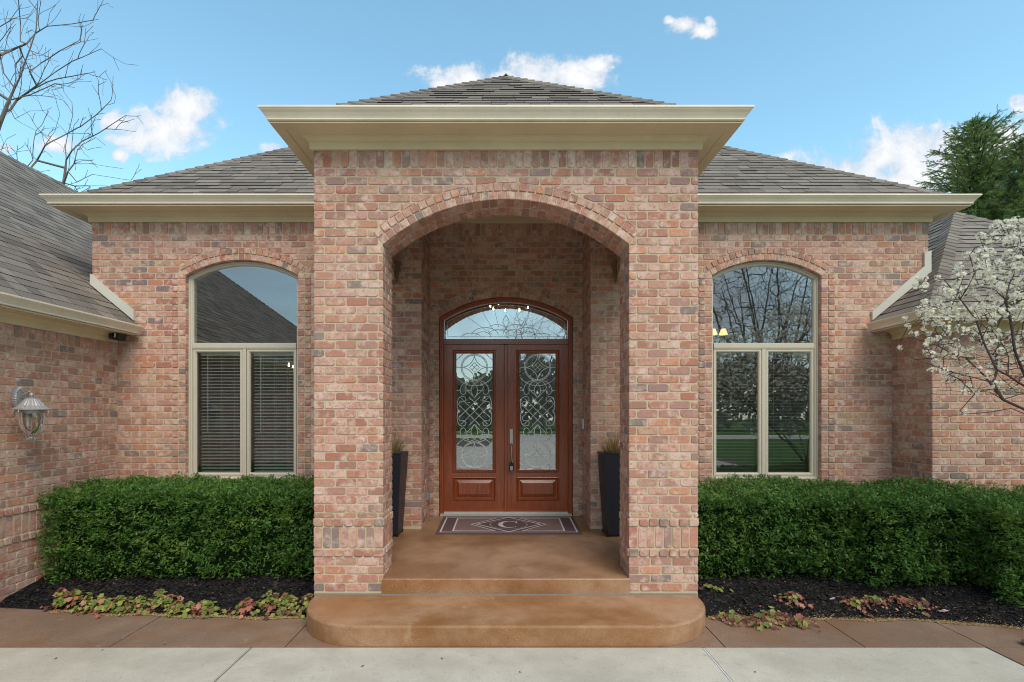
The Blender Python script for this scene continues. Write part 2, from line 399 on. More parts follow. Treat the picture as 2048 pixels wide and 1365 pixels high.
# side arches between the piers and the house wall
IX = 1.417; Y0, Y1 = DP+.397, DW-.001; YM, HW2 = (Y0+Y1)/2, (Y1-Y0)/2
R2, A2 = arcgeo(HW2, .16); ZS2 = 3.60; ZC2 = ZS2+.16-R2
for s in (-1, 1):
    poly = [(Y0-.004, ZS2-.0)]+[(p[0], p[1]) for p in arcpts(YM, ZS2, HW2-.001, .16, MJ*.5)[1:-1]]+[(Y1, ZS2), (Y1, 4.62), (Y0-.004, 4.62)]
    xa, xb = s*(IX+MJ), s*(PW-MJ)
    mb.prism(poly, lambda p: (xa, p[0], p[1]), lambda p: (xb, p[0], p[1]), 0)
    for X, o in ((s*IX, -s), (s*PW, s)):
        fm = facepx(X) if o > 0 else facenx(X)
        if o == s: soldiers(mb, fm, Y0, Y1, PT, 4.394)
        rows(mb, fm, Y0, Y1, PT if o == s else 4.57, ZS2, None, [(YM, ZC2, R2+2*RH, ZS2-.05, A2)])
        ring(mb, fm, YM, ZC2, R2, R2+RH, A2); ring(mb, fm, YM, ZC2, R2+RH+.006, R2+2*RH, A2, .0795, .008)
portico = mb.build('portico_wall', BR, house)
# ---- window walls
def iv_win(xc, hw, zs, zsill, strip, ulo, uhi):
    def f(zc):
        if zc > zs or zc < zsill-.06: return [(ulo, uhi)]
        return [(ulo, xc-hw-strip), (xc+hw+strip, uhi)]
    return f
WT = 4.167; STR = .176
WINS = {'L': (-3.393, .72), 'R': (3.345, .70)}
ZSILL, WZS, WRISE = 1.02, 3.648, .198
def window_wall(ulo, uhi, key, inner):
    mb = MB(); xc, hw = WINS[key]; Rw, Aw = arcgeo(hw, WRISE); zc = WZS+WRISE-Rw; a, b = ulo+(MJ), uhi-(MJ)
    slab(mb, rect(a, b, -.1, ZSILL-.004), DW+MJ, DW+.2)
    slab(mb, [(a, ZSILL-.004), (xc-hw-MJ, ZSILL-.004)]+arcpts(xc, WZS, hw, WRISE, MJ)+[(xc+hw+MJ, ZSILL-.004), (b, ZSILL-.004), (b, 4.62), (a, 4.62)], DW+MJ, DW+.2)
    fm = front(DW)
    lo, hi = (ulo, -PW) if key == 'L' else (PW, uhi)
    soldiers(mb, fm, lo, hi, WT, 4.37)
    rows(mb, fm, lo, hi, WT, .02, iv_win(xc, hw, WZS, ZSILL, STR, lo, hi), [(xc, zc, Rw+2*RH+.004, WZS-.01, Aw+.012)])
    ring(mb, fm, xc, zc, Rw, Rw+RH, Aw, .0795, -.001); ring(mb, fm, xc, zc, Rw+RH+.006, Rw+2*RH+.004, Aw+.012, .0795, .006)
    for s in (-1, 1):                         # two columns of header bricks up each jamb
        z = WT-6*H
        while z > ZSILL-.03:
            for j in (0, 1):
                p, q = sorted((xc+s*(hw+j*.088+(.001 if j == 0 else .004)), xc+s*(hw+(j+1)*.088-.005)))
                rr_ = rect(p, q, z-H+.0065, z-.0065); nx_, ny_ = -s*math.cos(Aw), math.sin(Aw); rr_ = clip(rr_, nx_, ny_, nx_*xc+ny_*zc-.004) if z > WZS else rr_
                brick(mb, rr_, fm, .006 if j else 0, cf=.6)
            z -= H
        z = WZS-.012                          # reveal
        while z > ZSILL-.03:
            brick(mb, rect(DW+.006, DW+.075, z-H+.0065, z-.0065), facepx(xc-hw) if s < 0 else facenx(xc+hw)); z -= H
    intrados(mb, xc, zc, Rw, Aw, DW+.004, DW+.08, 1, fm3=lambda x, y, z: (x, y, z))
    # sill of rowlocks
    soldiers(mb, fm, xc-hw-.02, xc+hw+.02, ZSILL-.085, ZSILL-.003, .0813, .02)
    # part behind the portico and the pilaster beside the door recess
    lo, hi = (-PW, -1.083) if key == 'L' else (1.083, PW)
    rows(mb, fm, lo, hi, WT+5*H, .40, None, None, 0 if key == 'L' else 0)
    if key == 'L': rows(mb, facenx(ulo), DW+.006, 9, WT, 2.5)
    else: rows(mb, facepx(uhi), DW+.006, 9, WT, 2.5)
    X = -5.31 if key == 'L' else 5.42
    mb.box(*sorted((X-math.copysign(MJ, X), X-math.copysign(.2, X))), DW+.2, 12, 0, 4.5)
    return mb.build('front_wall', BR, house)
window_wall(XL, -1.083, 'L', 0); window_wall(1.083, XR, 'R', 0)
# ---- door recess
mb = MB()
DHW, DZS, DRISE = .948, 3.243, .286; RD, AD = arcgeo(DHW, DRISE); ZCD = DZS+DRISE-RD
slab(mb, [(-1.20, .36), (-DHW-MJ, .36)]+arcpts(0, DZS, DHW, DRISE, MJ)+[(DHW+MJ, .36), (1.20, .36), (1.20, 4.62), (-1.20, 4.62)], DD+MJ, DD+.2)
mb.box(-1.2, 1.2, DD+.012, DD+.2, .1, .355)
fm = front(DD)
soldiers(mb, fm, -1.083, 1.083, 4.392, 4.585)
rows(mb, fm, -1.083, 1.083, 4.392, .40, lambda zc: [(-1.083, 1.083)] if zc > DZS else [], [(0, ZCD, RD+2*RH+.004, DZS-.02, AD)])
ring(mb, fm, 0, ZCD, RD, RD+RH, AD); ring(mb, fm, 0, ZCD, RD+RH+.006, RD+2*RH+.004, AD, .0795, .006)
for s in (-1, 1):
    z = DZS+.03
    while z > .45:
        p, q = sorted((s*DHW, s*(DHW+.068))); brick(mb, rect(p, q, z-H+.0065, z-.0065), fm)
        p, q = sorted((s*(DHW+.075), s*1.09)); brick(mb, rect(p, q, z-H+.0065, z-.0065), fm, .010)
        z -= H
    z = DZS
    f2 = facepx(s*1.083) if s < 0 else facenx(s*1.083)
    rows(mb, f2, DW+.006, DD-.002, WT+5*H, .39, None, None, 1)
    mb.box(*sorted((s*(1.083+MJ), s*1.3)), DW+.2, DD+.2, 0, 4.62)
soldiers(mb, front(DD-.0), -.93, .93, .372, .428, .0813, .03)
mb.build('entry_wall', BR, house)
mb = MB(); mb.box(-1.80, 1.80, DP+.39, DD+.1, 4.60, 4.62); mb.box(-1.08, 1.08, DD-.035, DD-.001, 4.57, 4.599)
mb.build('porch_ceiling', M['soffit'], house)
# ---- wings
GX = -4.98
mb = MB(); mb.box(GX-.25, GX-MJ, -4.67, DW+.005, -.05, 2.9)
fm = facepx(GX)
soldiers(mb, fm, -4.67, DW, 2.645, 2.84, .0813); rows(mb, fm, -4.67, DW, 2.645, .935)
rows(mb, fm, -4.67, DW, .935, .925); 
soldiers(mb, fm, -4.67, DW, .846, .930, .0875, .012); soldiers(mb, fm, -4.67, DW, .638, .846); soldiers(mb, fm, -4.67, DW, .556, .638, .0875, .012)
rows(mb, fm, -4.67, DW, .556, .0)
mb.box(-13, GX-.25, -4.67+MJ, -4.42, -.05, 2.9); rows(mb, front(-4.67), -13, GX, 2.645, 0)
mb.build('garage_wall', BR, house)
WX, WY = 4.95, 5.92
mb = MB(); mb.box(WX+MJ, WX+.25, WY+MJ, DW+.005, -.05, 2.95); mb.box(WX+.25, 9.6, WY+MJ, WY+.25, -.05, 2.95)
rows(mb, facenx(WX), WY+.006, DW, 2.657, .0, None, None, 1); soldiers(mb, facenx(WX), WY+.006, DW, 2.657, 2.85)
rows(mb, front(WY), WX, 9.6, 2.657, 0); soldiers(mb, front(WY), WX, 9.6, 2.657, 2.85)
mb.build('wing_wall', BR, house)
# ------------------------------------------------------------------ eaves
def sweep(mb, path, prof, mat=0):
    n = len(path); cols = []
    for o, z in prof:
        c = []
        for i in range(n):
            segs = []
            if i > 0: segs.append((path[i][0]-path[i-1][0], path[i][1]-path[i-1][1]))
            if i < n-1: segs.append((path[i+1][0]-path[i][0], path[i+1][1]-path[i][1]))
            ns = []
            for tx, ty in segs:
                l = math.hypot(tx, ty); ns.append((ty/l, -tx/l))
            if len(ns) == 2:
                mx, my = ns[0][0]+ns[1][0], ns[0][1]+ns[1][1]; k = 2/(mx*mx+my*my); off = (mx*k, my*k)
            else: off = ns[0]
            c.append((path[i][0]+off[0]*o, path[i][1]+off[1]*o, z))
        cols.append(c)
    k = len(prof); vs = [v for c in cols for v in c]; fs = []
    for j in range(k):
        j2 = (j+1) % k
        for i in range(n-1): fs.append((j*n+i, j*n+i+1, j2*n+i+1, j2*n+i))
    fs.append(tuple(j*n for j in range(k))); fs.append(tuple(j*n+n-1 for j in reversed(range(k))))
    mb.add(vs, fs, mat)
GUT = [(.232,-.004),(.232,-.096),(.296,-.102),(.304,-.094),(.300,-.084),(.308,-.070),(.326,-.046),(.343,-.030),(.350,-.020),(.356,-.016),(.356,0),(.346,.002),(.341,-.004),(.332,-.03),(.300,-.075),(.285,-.088),(.242,-.088),(.242,-.004)]
FAS = [(.226,.0),(.226,-.128),(.286,-.128),(.286,-.108),(.231,-.108),(.231,.0)]
SOF = [(.0,-.104),(.226,-.104),(.226,-.128),(.186,-.128),(.186,-.112),(.0,-.112)]
SOF = [(.0,-.106),(.285,-.106),(.285,-.118),(.188,-.118),(.188,-.1115),(.0,-.1115)]
FRZ = [(.002,-.112),(.085,-.112),(.083,-.120),(.066,-.124),(.052,-.135),(.043,-.145),(.030,-.148),(.028,-.218),(.002,-.218)]
def eave(path, zt, down=None):
    for nm, prof, mat in (('gutter', GUT, 'trim'), ('soffit', SOF, 'soffit'), ('frieze', FRZ, 'soffit')):
        mb = MB(); sweep(mb, path, [(o, zt+z) for o, z in prof]); mb.build(nm, M[mat], house, normals=True)
ZT, ZM, ZG, ZR = 4.571, 4.541, 2.99, 3.03
eave([(-PW, 6.9), (-PW, DP), (PW, DP), (PW, 6.9)], ZT)
eave([(XL, 12), (XL, DW), (-PW+.01, DW)], ZM); eave([(PW-.01, DW), (XR, DW), (XR, 12)], ZM)
eave([(-13, -4.67), (GX, -4.67), (GX, DW-.03)], ZG); eave([(WX, DW-.03), (WX, WY), (9.63, WY), (9.63, 10)], ZR)
# flashing boards where the wing roofs meet the window wall
PIT = .833
ZT_, ZM_, ZG_, ZR_ = ZT-.13, ZM-.11, ZG-.06, ZR-.06          # where the roof planes cross the eave line
mb = MB(); f = lambda x: ZG_+.035+PIT*(-4.624-x)
pl = [(-4.756, f(-4.756)-.01), (-4.756, f(-4.756)+.115), (XL-.002, f(XL)+.125), (XL-.002, f(XL)-.01)]
mb.prism(pl, lambda p: (p[0], DW-.030, p[1]), lambda p: (p[0], DW-.003, p[1])); mb.build('flashing_board', M['flash'], house)
mb = MB(); f = lambda x: ZR_+.035+PIT*(x-4.594)
pl = [(4.68, f(4.68)-.01), (4.68, f(4.68)+.10), (XR-.075, f(XR-.075)+.125), (XR-.075, 3.93), (XR+.012, 3.96), (XR+.012, f(XR)-.01)]
mb.prism(pl, lambda p: (p[0], DW-.030, p[1]), lambda p: (p[0], DW-.003, p[1])); mb.box(XR+.001, XR+.014, DW-.003, DW+2.5, 3.6, 3.95)
mb.build('flashing_board', M['flash'], house)
# ------------------------------------------------------------------ roofs
EXPO = .143
def shingles(mb, org, ud, sd, poly, tk=1.0):
    """org on the eave line, ud along the eave, sd up the slope (unit vectors), poly convex in (u, s)"""
    org, ud, sd = Vector(org), Vector(ud).normalized(), Vector(sd).normalized(); nn = ud.cross(sd).normalized()
    if nn.z < 0: nn = -nn
    P = lambda u, s, h: tuple(org+ud*u+sd*s+nn*h)
    mb.add([P(u, s, -.02) for u, s in poly], [tuple(range(len(poly)))])
    smin = min(p[1] for p in poly); smax = max(p[1] for p in poly); umin = min(p[0] for p in poly); umax = max(p[0] for p in poly)
    # half planes of the convex polygon
    c = (sum(p[0] for p in poly)/len(poly), sum(p[1] for p in poly)/len(poly)); hp = []
    for i in range(len(poly)):
        a, b = poly[i], poly[(i+1) % len(poly)]; nx, ny = b[1]-a[1], a[0]-b[0]; l = math.hypot(nx, ny)
        if l < 1e-6: continue
        nx /= l; ny /= l; k = nx*a[0]+ny*a[1]
        if nx*c[0]+ny*c[1] > k: nx, ny, k = -nx, -ny, -k
        hp.append((nx, ny, k))
    s = smin; row = 0
    while s < smax:
        u = umin-rnd.uniform(0, .3); s1 = s+EXPO
        while u < umax:
            w = rnd.choice((.15, .19, .24, .30, .33)); thick = tk*rnd.choice((.007, .008, .011, .013))
            dz = rnd.uniform(-.002, .002)
            p = [(u+.002, s+dz), (u+w-.002, s+dz), (u+w-.002, s1+.004), (u+.002, s1+.004)]; u += w
            for h in hp:
                p = clip(p, *h)
                if len(p) < 3: break
            if len(p) < 3: continue
            hh = lambda q: thick*(1-.85*(q[1]-s)/EXPO)
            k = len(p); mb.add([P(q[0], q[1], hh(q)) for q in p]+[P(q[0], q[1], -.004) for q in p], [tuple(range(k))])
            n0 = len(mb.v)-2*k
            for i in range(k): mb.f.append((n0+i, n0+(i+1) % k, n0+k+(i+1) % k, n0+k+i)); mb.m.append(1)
        s = s1; row += 1
def hipcaps(mb, P0, P1, e1, e2, w=.13):
    """bent cap pieces from P0 (low) to P1; e1/e2 horizontal eave directions leading away from the hip"""
    P0, P1 = Vector(P0), Vector(P1); t = (P1-P0).normalized(); ln = (P1-P0).length
    wings = []
    for e in (e1, e2):
        e = Vector(e); v = (e-t*e.dot(t)).normalized(); wings.append(v)
    up = Vector((0,0,1)); n = max(1, int(ln/.14)); st = ln/n
    for i in range(n):
        a = P0+t*(i*st-.01)+up*.028; b = P0+t*((i+1)*st+.01)+up*.012; j = rnd.uniform(-.004, .004)
        for v in wings:
            a2, b2 = a+v*(w+j)-up*.006, b+v*(w+j)*.97-up*.006
            mb.add([tuple(a), tuple(a2), tuple(b2), tuple(b), tuple(a-up*.014), tuple(a2-up*.014), tuple(b2-up*.014)], [(0,1,2,3), (0,4,5,1), (1,5,6,2)])
c45 = 1/math.sqrt(1+PIT*PIT)
SL = lambda run: run*math.sqrt(1+PIT*PIT)
def roof(name, fn):
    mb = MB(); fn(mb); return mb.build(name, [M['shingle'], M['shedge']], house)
def r_portico(mb):
    ex, ey = PW+.356, DP-.356; g = SL(.085); run = ex
    shingles(mb, (-ex, ey, ZT_), (1,0,0), (0,1,PIT), [(.085, g), (2*ex-.085, g), (ex, SL(ex))])
    for s in (-1, 1):   # side planes: eave runs back, valley to the main roof
        shingles(mb, (s*ex, ey, ZT_), (0,1,0), (-s,0,PIT), [(.085, g), (1.9, g), (1.9, SL(.19)), (3.95, SL(ex)), (ex, SL(ex))])
        hipcaps(mb, (s*(ex-.26), ey+.26, ZT_+.26*PIT), (0, ey+ex, ZT_+PIT*ex), (0,1,0), (-s,0,0))
    hipcaps(mb, (0, ey+ex-.02, ZT_+PIT*ex), (0, ey+3.95, ZT_+PIT*ex), (-1,0,-PIT), (1,0,-PIT))
roof('portico_roof', r_portico)
def r_main(mb):
    xa, xb, ey = XL-.356, XR+.356, DW-.356; W = xb-xa; g = SL(.085)
    shingles(mb, (xa, ey, ZM_), (1,0,0), (0,1,PIT), [(.085, g), (W-.085, g), (W/2, SL(W/2))])
    shingles(mb, (xa, ey, ZM_), (0,1,0), (1,0,PIT), [(.085, g), (W-.085, g), (W/2, SL(W/2))])
    shingles(mb, (xb, ey, ZM_), (0,1,0), (-1,0,PIT), [(.085, g), (W-.085, g), (W/2, SL(W/2))])
    for x, s in ((xa, 1), (xb, -1)):
        hipcaps(mb, (x+s*.24, ey+.24, ZM_+.24*PIT), (xa+W/2, ey+W/2, ZM_+PIT*W/2), (s,0,0), (0,1,0))
    mb.add([(xa, ey+W, ZM_), (xb, ey+W, ZM_), (xa+W/2, ey+W/2, ZM_+PIT*W/2)], [(0,1,2)])
roof('main_roof', r_main)
def r_garage(mb):
    ex, ey = GX+.356, -4.67-.356; run = 4.20; g = SL(.085)
    shingles(mb, (ex, ey, ZG_), (0,1,0), (-1,0,PIT), [(.085, g), (DW-.005-ey, g), (DW-.005-ey, SL(run)), (run, SL(run))], .6)
    o = -(XL-.01-ex)
    shingles(mb, (ex, ey, ZG_), (0,1,0), (-1,0,PIT), [(DW-.005-ey, SL(o)), (20, SL(o)), (20, SL(run)), (DW-.005-ey, SL(run))], .6)
    shingles(mb, (ex-2*run, ey, ZG_), (1,0,0), (0,1,PIT), [(.085, g), (2*run-.085, g), (run, SL(run))])
    mb.add([(ex-run, ey+run, ZG_+PIT*run-.01), (ex-run, ey+20, ZG_+PIT*run-.01), (ex-2*run, ey+20, ZG_), (ex-2*run, ey, ZG_)], [(0,1,2,3)])
    hipcaps(mb, (ex-.18, ey+.18, ZG_+.18*PIT), (ex-run, ey+run, ZG_+PIT*run), (-1,0,0), (0,1,0))
    hipcaps(mb, (ex-run, ey+run, ZG_+PIT*run), (ex-run, ey+20, ZG_+PIT*run), (1,0,-PIT), (-1,0,-PIT))
roof('garage_roof', r_garage)
def r_wing(mb):
    ex, ey = WX-.356, WY-.356; run = 2.50; g = SL(.085)
    shingles(mb, (ex, ey, ZR_), (1,0,0), (0,1,PIT), [(.085, g), (2*run-.085, g), (run, SL(run))])
    shingles(mb, (ex, ey, ZR_), (0,1,0), (1,0,PIT), [(.085, g), (DW-.005-ey, g), (DW-.005-ey, SL(DW-.005-ey))])
    o = XR+.02-ex; y0 = DW-.005-ey
    shingles(mb, (ex, ey, ZR_), (0,1,0), (1,0,PIT), [(y0, SL(o)), (y0, SL(y0)), (run, SL(run)), (10, SL(run)), (10, SL(o))])
    shingles(mb, (ex+2*run, ey, ZR_), (0,1,0), (-1,0,PIT), [(.085, g), (10, g), (10, SL(run)), (run, SL(run))])
    hipcaps(mb, (ex+.16, ey+.16, ZR_+.16*PIT), (ex+run, ey+run, ZR_+PIT*run), (1,0,0), (0,1,0))
    hipcaps(mb, (ex+2*run-.16, ey+.16, ZR_+.16*PIT), (ex+run, ey+run, ZR_+PIT*run), (-1,0,0), (0,1,0))
    hipcaps(mb, (ex+run, ey+run, ZR_+PIT*run), (ex+run, ey+10, ZR_+PIT*run), (1,0,-PIT), (-1,0,-PIT))
roof('wing_roof', r_wing)
# ------------------------------------------------------------------ windows
def loft(mb, outs, close=True, mat=0):
    """outs: list of (points2D, y); all the same count"""
    n = len(outs[0][0]); vs = [(p[0], y, p[1]) for pts, y in outs for p in pts]; fs = []
    for j in range(len(outs)-1):
        for i in range(n): fs.append((j*n+i, j*n+(i+1) % n, (j+1)*n+(i+1) % n, (j+1)*n+i))
    mb.add(vs, fs, mat)
def rc(x0, x1, z0, z1, i=0): return [(x0+i, z0+i), (x1-i, z0+i), (x1-i, z1-i), (x0+i, z1-i)]
def archrect(xc, hw, z0, zs, rise, i=0):
    """rectangle with an arched head, inset by i"""
    return [(xc+hw-i, z0+i), (xc-hw+i, z0+i)]+arcpts(xc, zs, hw, rise, -i)
def archonly(xc, hw, z0, zs, rise, i=0): return archrect(xc, hw, z0, zs, rise, i)
YF = DW+.07
for key, (xc, hw) in WINS.items():
    zt0, zt1 = 2.715, 2.790
    mb = MB(); ar = lambda i: archrect(xc, hw+.004, ZSILL, WZS, WRISE, i)
    loft(mb, [(ar(0), YF+.10), (ar(0), YF), (ar(.006), YF-.004), (ar(.022), YF-.004), (ar(.026), YF+.010), (ar(.045), YF+.010), (ar(.052), YF+.035), (ar(.052), YF+.10)])
    mb.box(xc-hw+.05, xc+hw-.05, YF+.002, YF+.09, zt0, zt1); mb.box(xc-hw+.05, xc+hw-.05, YF-.003, YF+.002, zt0+.012, zt1-.012)
    mb.box(xc-.022, xc+.022, YF+.004, YF+.09, ZSILL+.05, zt0)
    win = mb.build('window', M['winframe'], house)
    tag(win, 'arched casement window left of the portico reflecting the garage roof' if key == 'L' else 'arched casement window right of the portico reflecting bare branches')
    mb = MB(); loft(mb, [(archrect(xc, hw-.045, zt1-.01, WZS+.0, WRISE-.006, 0), YF+.04), (archrect(xc, hw-.045, zt1-.01, WZS, WRISE-.006, 0), YF+.046)])
    p = archrect(xc, hw-.045, zt1-.01, WZS, WRISE-.006); mb.face([(a, YF+.04, b) for a, b in p]); mb.face([(a, YF+.046, b) for a, b in p])
    mb = MB(); mb.face([(a, YF+.04, b) for a, b in p]); mb.build('arched_pane', M['glass'], win)
    for s in (-1, 1):
        x0, x1 = sorted((xc+s*.026, xc+s*(hw-.05)))
        z0, z1 = ZSILL+.045, zt0-.004
        mb = MB(); loft(mb, [(rc(x0, x1, z0, z1, 0), YF+.06), (rc(x0, x1, z0, z1, 0), YF+.014), (rc(x0, x1, z0, z1, .006), YF+.008), (rc(x0, x1, z0, z1, .030), YF+.008), (rc(x0, x1, z0, z1, .042), YF+.026), (rc(x0, x1, z0, z1, .042), YF+.06)])
        mb.build('sash', M['winframe'], win)
        mb = MB(); mb.face([(a, YF+.034, b) for a, b in rc(x0, x1, z0, z1, .040)]); mb.build('pane', M['lowglass' if key == 'L' else 'glass'], win)
        mb = MB(); z = z0+.05; a, b = x0+.052, x1-.052
        sp = .0425
        while z < z1-.07:
            t = (.006 if key == 'L' else .0015)+rnd.uniform(-.0015, .0015)
            mb.add([(a, YF+.10, z-t), (b, YF+.10, z-t), (b, YF+.125, z+.004), (a, YF+.125, z+.004), (b, YF+.150, z+t), (a, YF+.150, z+t),
                    (a, YF+.10, z-t-.003), (b, YF+.10, z-t-.003), (b, YF+.150, z+t-.003), (a, YF+.150, z+t-.003)], [(0,1,2,3), (3,2,4,5), (0,6,7,1), (6,9,8,7)])
            z += sp
        for fx in (.18, .5, .82):
            for dy in (.095, .155): mb.tube([(a+(b-a)*fx, YF+dy, z0+.03), (a+(b-a)*fx, YF+dy, z1-.04)], .0013, 4)
        mb.box(a, b, YF+.09, YF+.155, z1-.075, z1-.035); mb.box(a, b, YF+.10, YF+.15, z0+.012, z0+.035)
        mb.tube([(a+.09, YF+.092, z1-.06), (a+.092, YF+.09, z0+.55)], .004, 5)
        mb.build('blind', M['blind' if key == 'L' else 'blindr'], win)
# ---- rooms behind the glass
mb = MB()
for (x0, x1, y0, y1) in ((-5.1, -1.9, DW+.21, 10.5), (1.9, 5.2, DW+.21, 10.5), (-1.75, 1.75, DD+.21, 12.0)):
    z0, z1 = .42, 4.35
    mb.face([(x0,y1,z0),(x1,y1,z0),(x1,y1,z1),(x0,y1,z1)]); mb.face([(x0,y0,z0),(x0,y1,z0),(x0,y1,z1),(x0,y0,z1)])
    mb.face([(x1,y0,z0),(x1,y1,z0),(x1,y1,z1),(x1,y0,z1)]); mb.face([(x0,y0,z1),(x1,y0,z1),(x1,y1,z1),(x0,y1,z1)])
    mb.face([(x0,y0,z0),(x1,y0,z0),(x1,y1,z0),(x0,y1,z0)], 1)
mb.build('interior', [M['interior'], M['floorin']], house)
# ------------------------------------------------------------------ entry doors
FY = DD+.045
mb = MB(); z0 = .424; ar = lambda i: archrect(0, DHW-.002, z0, DZS, DRISE, i)
# frame with arched head; its bottom run is hidden by the threshold
def frame_arch(mb, steps, z_bottom):
    pts = []
    for i, y in steps:
        p = arcpts(0, DZS, DHW-.002, DRISE, -i); pts.append(([(p[0][0], z_bottom)]+p+[(p[-1][0], z_bottom)], y))
    n = len(pts[0][0]); vs = [(q[0], y, q[1]) for pp, y in pts for q in pp]; fs = []
    for j in range(len(pts)-1):
        for i in range(n-1): fs.append((j*n+i, j*n+i+1, (j+1)*n+i+1, (j+1)*n+i))
    mb.add(vs, fs)
frame_arch(mb, [(0, DD+.12), (0, FY-.012), (.006, FY-.018), (.020, FY-.018), (.026, FY-.006), (.050, FY-.006), (.056, FY+.004), (.062, FY+.02), (.062, FY+.14)], z0)
TB0, TB1 = 2.866, 2.940
mb.box(-.89, .89, FY+.004, FY+.13, TB0, TB1); mb.box(-.89, .89, FY-.010, FY+.004, TB0+.018, TB1-.012)
dframe = mb.build('door_frame', M['wood'], house)
mb = MB(); mb.box(-.93, .93, DD-.045, DD+.15, .426, .452); mb.box(-.885, .885, DD+.02, DD+.14, .452, .474); mb.build('threshold', M['threshold'], house)
# transom
def tubes(mb, pls, r=.0042, fm=None, sides=5):
    for pl in pls: mb.tube([fm(*p) for p in pl], r, sides)
def arcl(cx, cy, rx, ry, a0, a1, n=18): return [(cx+rx*math.cos(math.radians(a0+(a1-a0)*i/n)), cy+ry*math.sin(math.radians(a0+(a1-a0)*i/n))) for i in range(n+1)]
TG = DD+.095
mb = MB(); mb.box(-.885, .885, FY+.02, FY+.06, TB1, TB1+.02)
tp = [(-DHW+.064, z0)]
a = arcpts(0, DZS, DHW-.002, DRISE, -.062)
pl = [(a[0][0], TB1)]+a+[(a[-1][0], TB1)]
mb = MB(); mb.face([(p[0], TG, p[1]) for p in pl]); tr = mb.build('transom_pane', M['arcglass'], dframe)
mb = MB(); fm = lambda x, z: (x, TG-.003, z)
a2 = arcpts(0, DZS, DHW-.002, DRISE, -.10); inner = [(a2[0][0]+.01, TB1+.04)]+a2+[(a2[-1][0]-.01, TB1+.04), (a2[0][0]+.01, TB1+.04)]
tubes(mb, [inner], .003, fm)
zb = TB1+.04
for ang in (-62, -42, -22, 22, 42, 62):
    s, c = math.sin(math.radians(ang)), math.cos(math.radians(ang)); r0 = .24/max(.55, c)**.2; k = r0
    while k < 2 and zb+k*c < DZS+DRISE-RD+math.sqrt(max(0, (RD-.10)**2-(k*s)**2)) and abs(k*s) < .83: k += .01
    tubes(mb, [[(r0*s*1.15, zb+r0*c*.62), (k*s, zb+k*c)]], .0028, fm)
tubes(mb, [[(-.6, TB1), (-.6, zb)], [(.6, TB1), (.6, zb)], [(0, zb+.30), (0, DZS+DRISE-.105)]], .0025, fm)
for s in (-1, 1):
    tubes(mb, [[(s*x, zb+y) for x, y in arcl(.30, .02, .19, .11, 0, 180)], [(s*x, zb+y) for x, y in arcl(.33, .0, .11, .07, 10, 190)], [(s*x, zb+y) for x, y in arcl(.13, .10, .13, .075, -60, 190)],
               [(s*x, zb+y) for x, y in arcl(.12, .04, .12, .06, 0, 200)], [(s*x, zb+y) for x, y in arcl(.50, .0, .13, .05, 0, 180)], [(s*x, zb+y) for x, y in arcl(.03, .06, .07, .05, 20, 200)],
               [(0, zb+.13), (s*.045, zb+.20), (s*.04, zb+.24), (0, zb+.31)]], .0038, fm)
mb.build('transom_came', M['came'], dframe)
# leaves
LZ0, LZ1, LY = .478, 2.864, DD+.075
def came_lines(hw_):
    """pattern in panel units: x in -1..1, y in -3.2..3.2"""
    Ls = []
    for sy in (-1, 1):
        cy = sy*2.44
        Ls += [arcl(0, cy, .74, .74, 0, 360, 32), arcl(0, cy, .68, .68, 0, 360, 32)]
        for sx in (-1, 1):
            for tt in (-1, 1):
                Ls.append(arcl(sx*.74, cy+tt*.74, .74, .74, *( (90, 180) if (sx > 0 and tt < 0) else (0, 90) if (sx < 0 and tt < 0) else (180, 270) if (sx > 0) else (270, 360)), 12))
        Ls.append([(0, cy-.27), (.27, cy), (0, cy+.27), (-.27, cy), (0, cy-.27)])
        Ls.append([(-.135, cy-.135), (.135, cy+.135)]); Ls.append([(-.135, cy+.135), (.135, cy-.135)])
        Ls += [[(-1, cy), (-.74, cy)], [(.74, cy), (1, cy)]]
        for sx in (-1, 1):
            Ls.append(arcl(0, cy-sy*.10, 1.12, .92, -90 if sy > 0 else 90, (-90 if sy > 0 else 90)+sx*62, 14))
            Ls.append([(sx*1.0, sy*2.85), (sx*.62, sy*3.2)])
        y1 = sy*1.16
        Ls.append([(.17*math.sin(PI*t/12), y1-sy*.42+sy*.84*t/12) for t in range(13)]); Ls.append([(-.19*math.sin(PI*t/12), y1-sy*.42+sy*.84*t/12) for t in range(13)])
        for sx in (-1, 1):
            # outer bell curve from the oval top round to the lattice, ending in a hook
            Ls.append([(sx*x, sy*y) for x, y in [(.05,1.60),(.30,1.70),(.55,1.62),(.72,1.42),(.80,1.18),(.74,.98),(.62,.92),(.50,1.00),(.46,1.14),(.56,1.20)]])
            Ls.append([(sx*x, sy*y) for x, y in [(0,.74),(.20,.96),(.36,1.10),(.50,1.30),(.44,1.50),(.30,1.62)]])
            Ls.append([(sx*.17, y1), (sx*.42, y1)]); Ls.append([(sx*.8, y1), (sx*1, y1)])
            Ls.append([(sx*x, sy*y) for x, y in [(.46,.62),(.52,.78),(.70,.84),(.88,.72),(.95,.50),(.96,.25),(.9,.0)]])
            Ls.append([(sx*x, sy*y) for x, y in [(.46,.62),(.60,.52),(.80,.54),(.88,.40),(.82,.28),(.70,.20)]])
    for k in (-.5, 0, .5):
        e = .74-abs(k)*.35
        Ls.append([(-e+k*.5, -e*.98-k*.5+0), (e+k*.5, e*.98-k*.5)]); Ls.append([(-e-k*.5, e*.98-k*.5), (e-k*.5, -e*.98-k*.5)])
    for sx in (-1, 1): Ls.append([(sx*.95, -.14), (sx*.8, 0), (sx*.95, .14)])
    return [[(max(-1, min(1, x)), max(-3.2, min(3.2, y))) for x, y in l] for l in Ls]
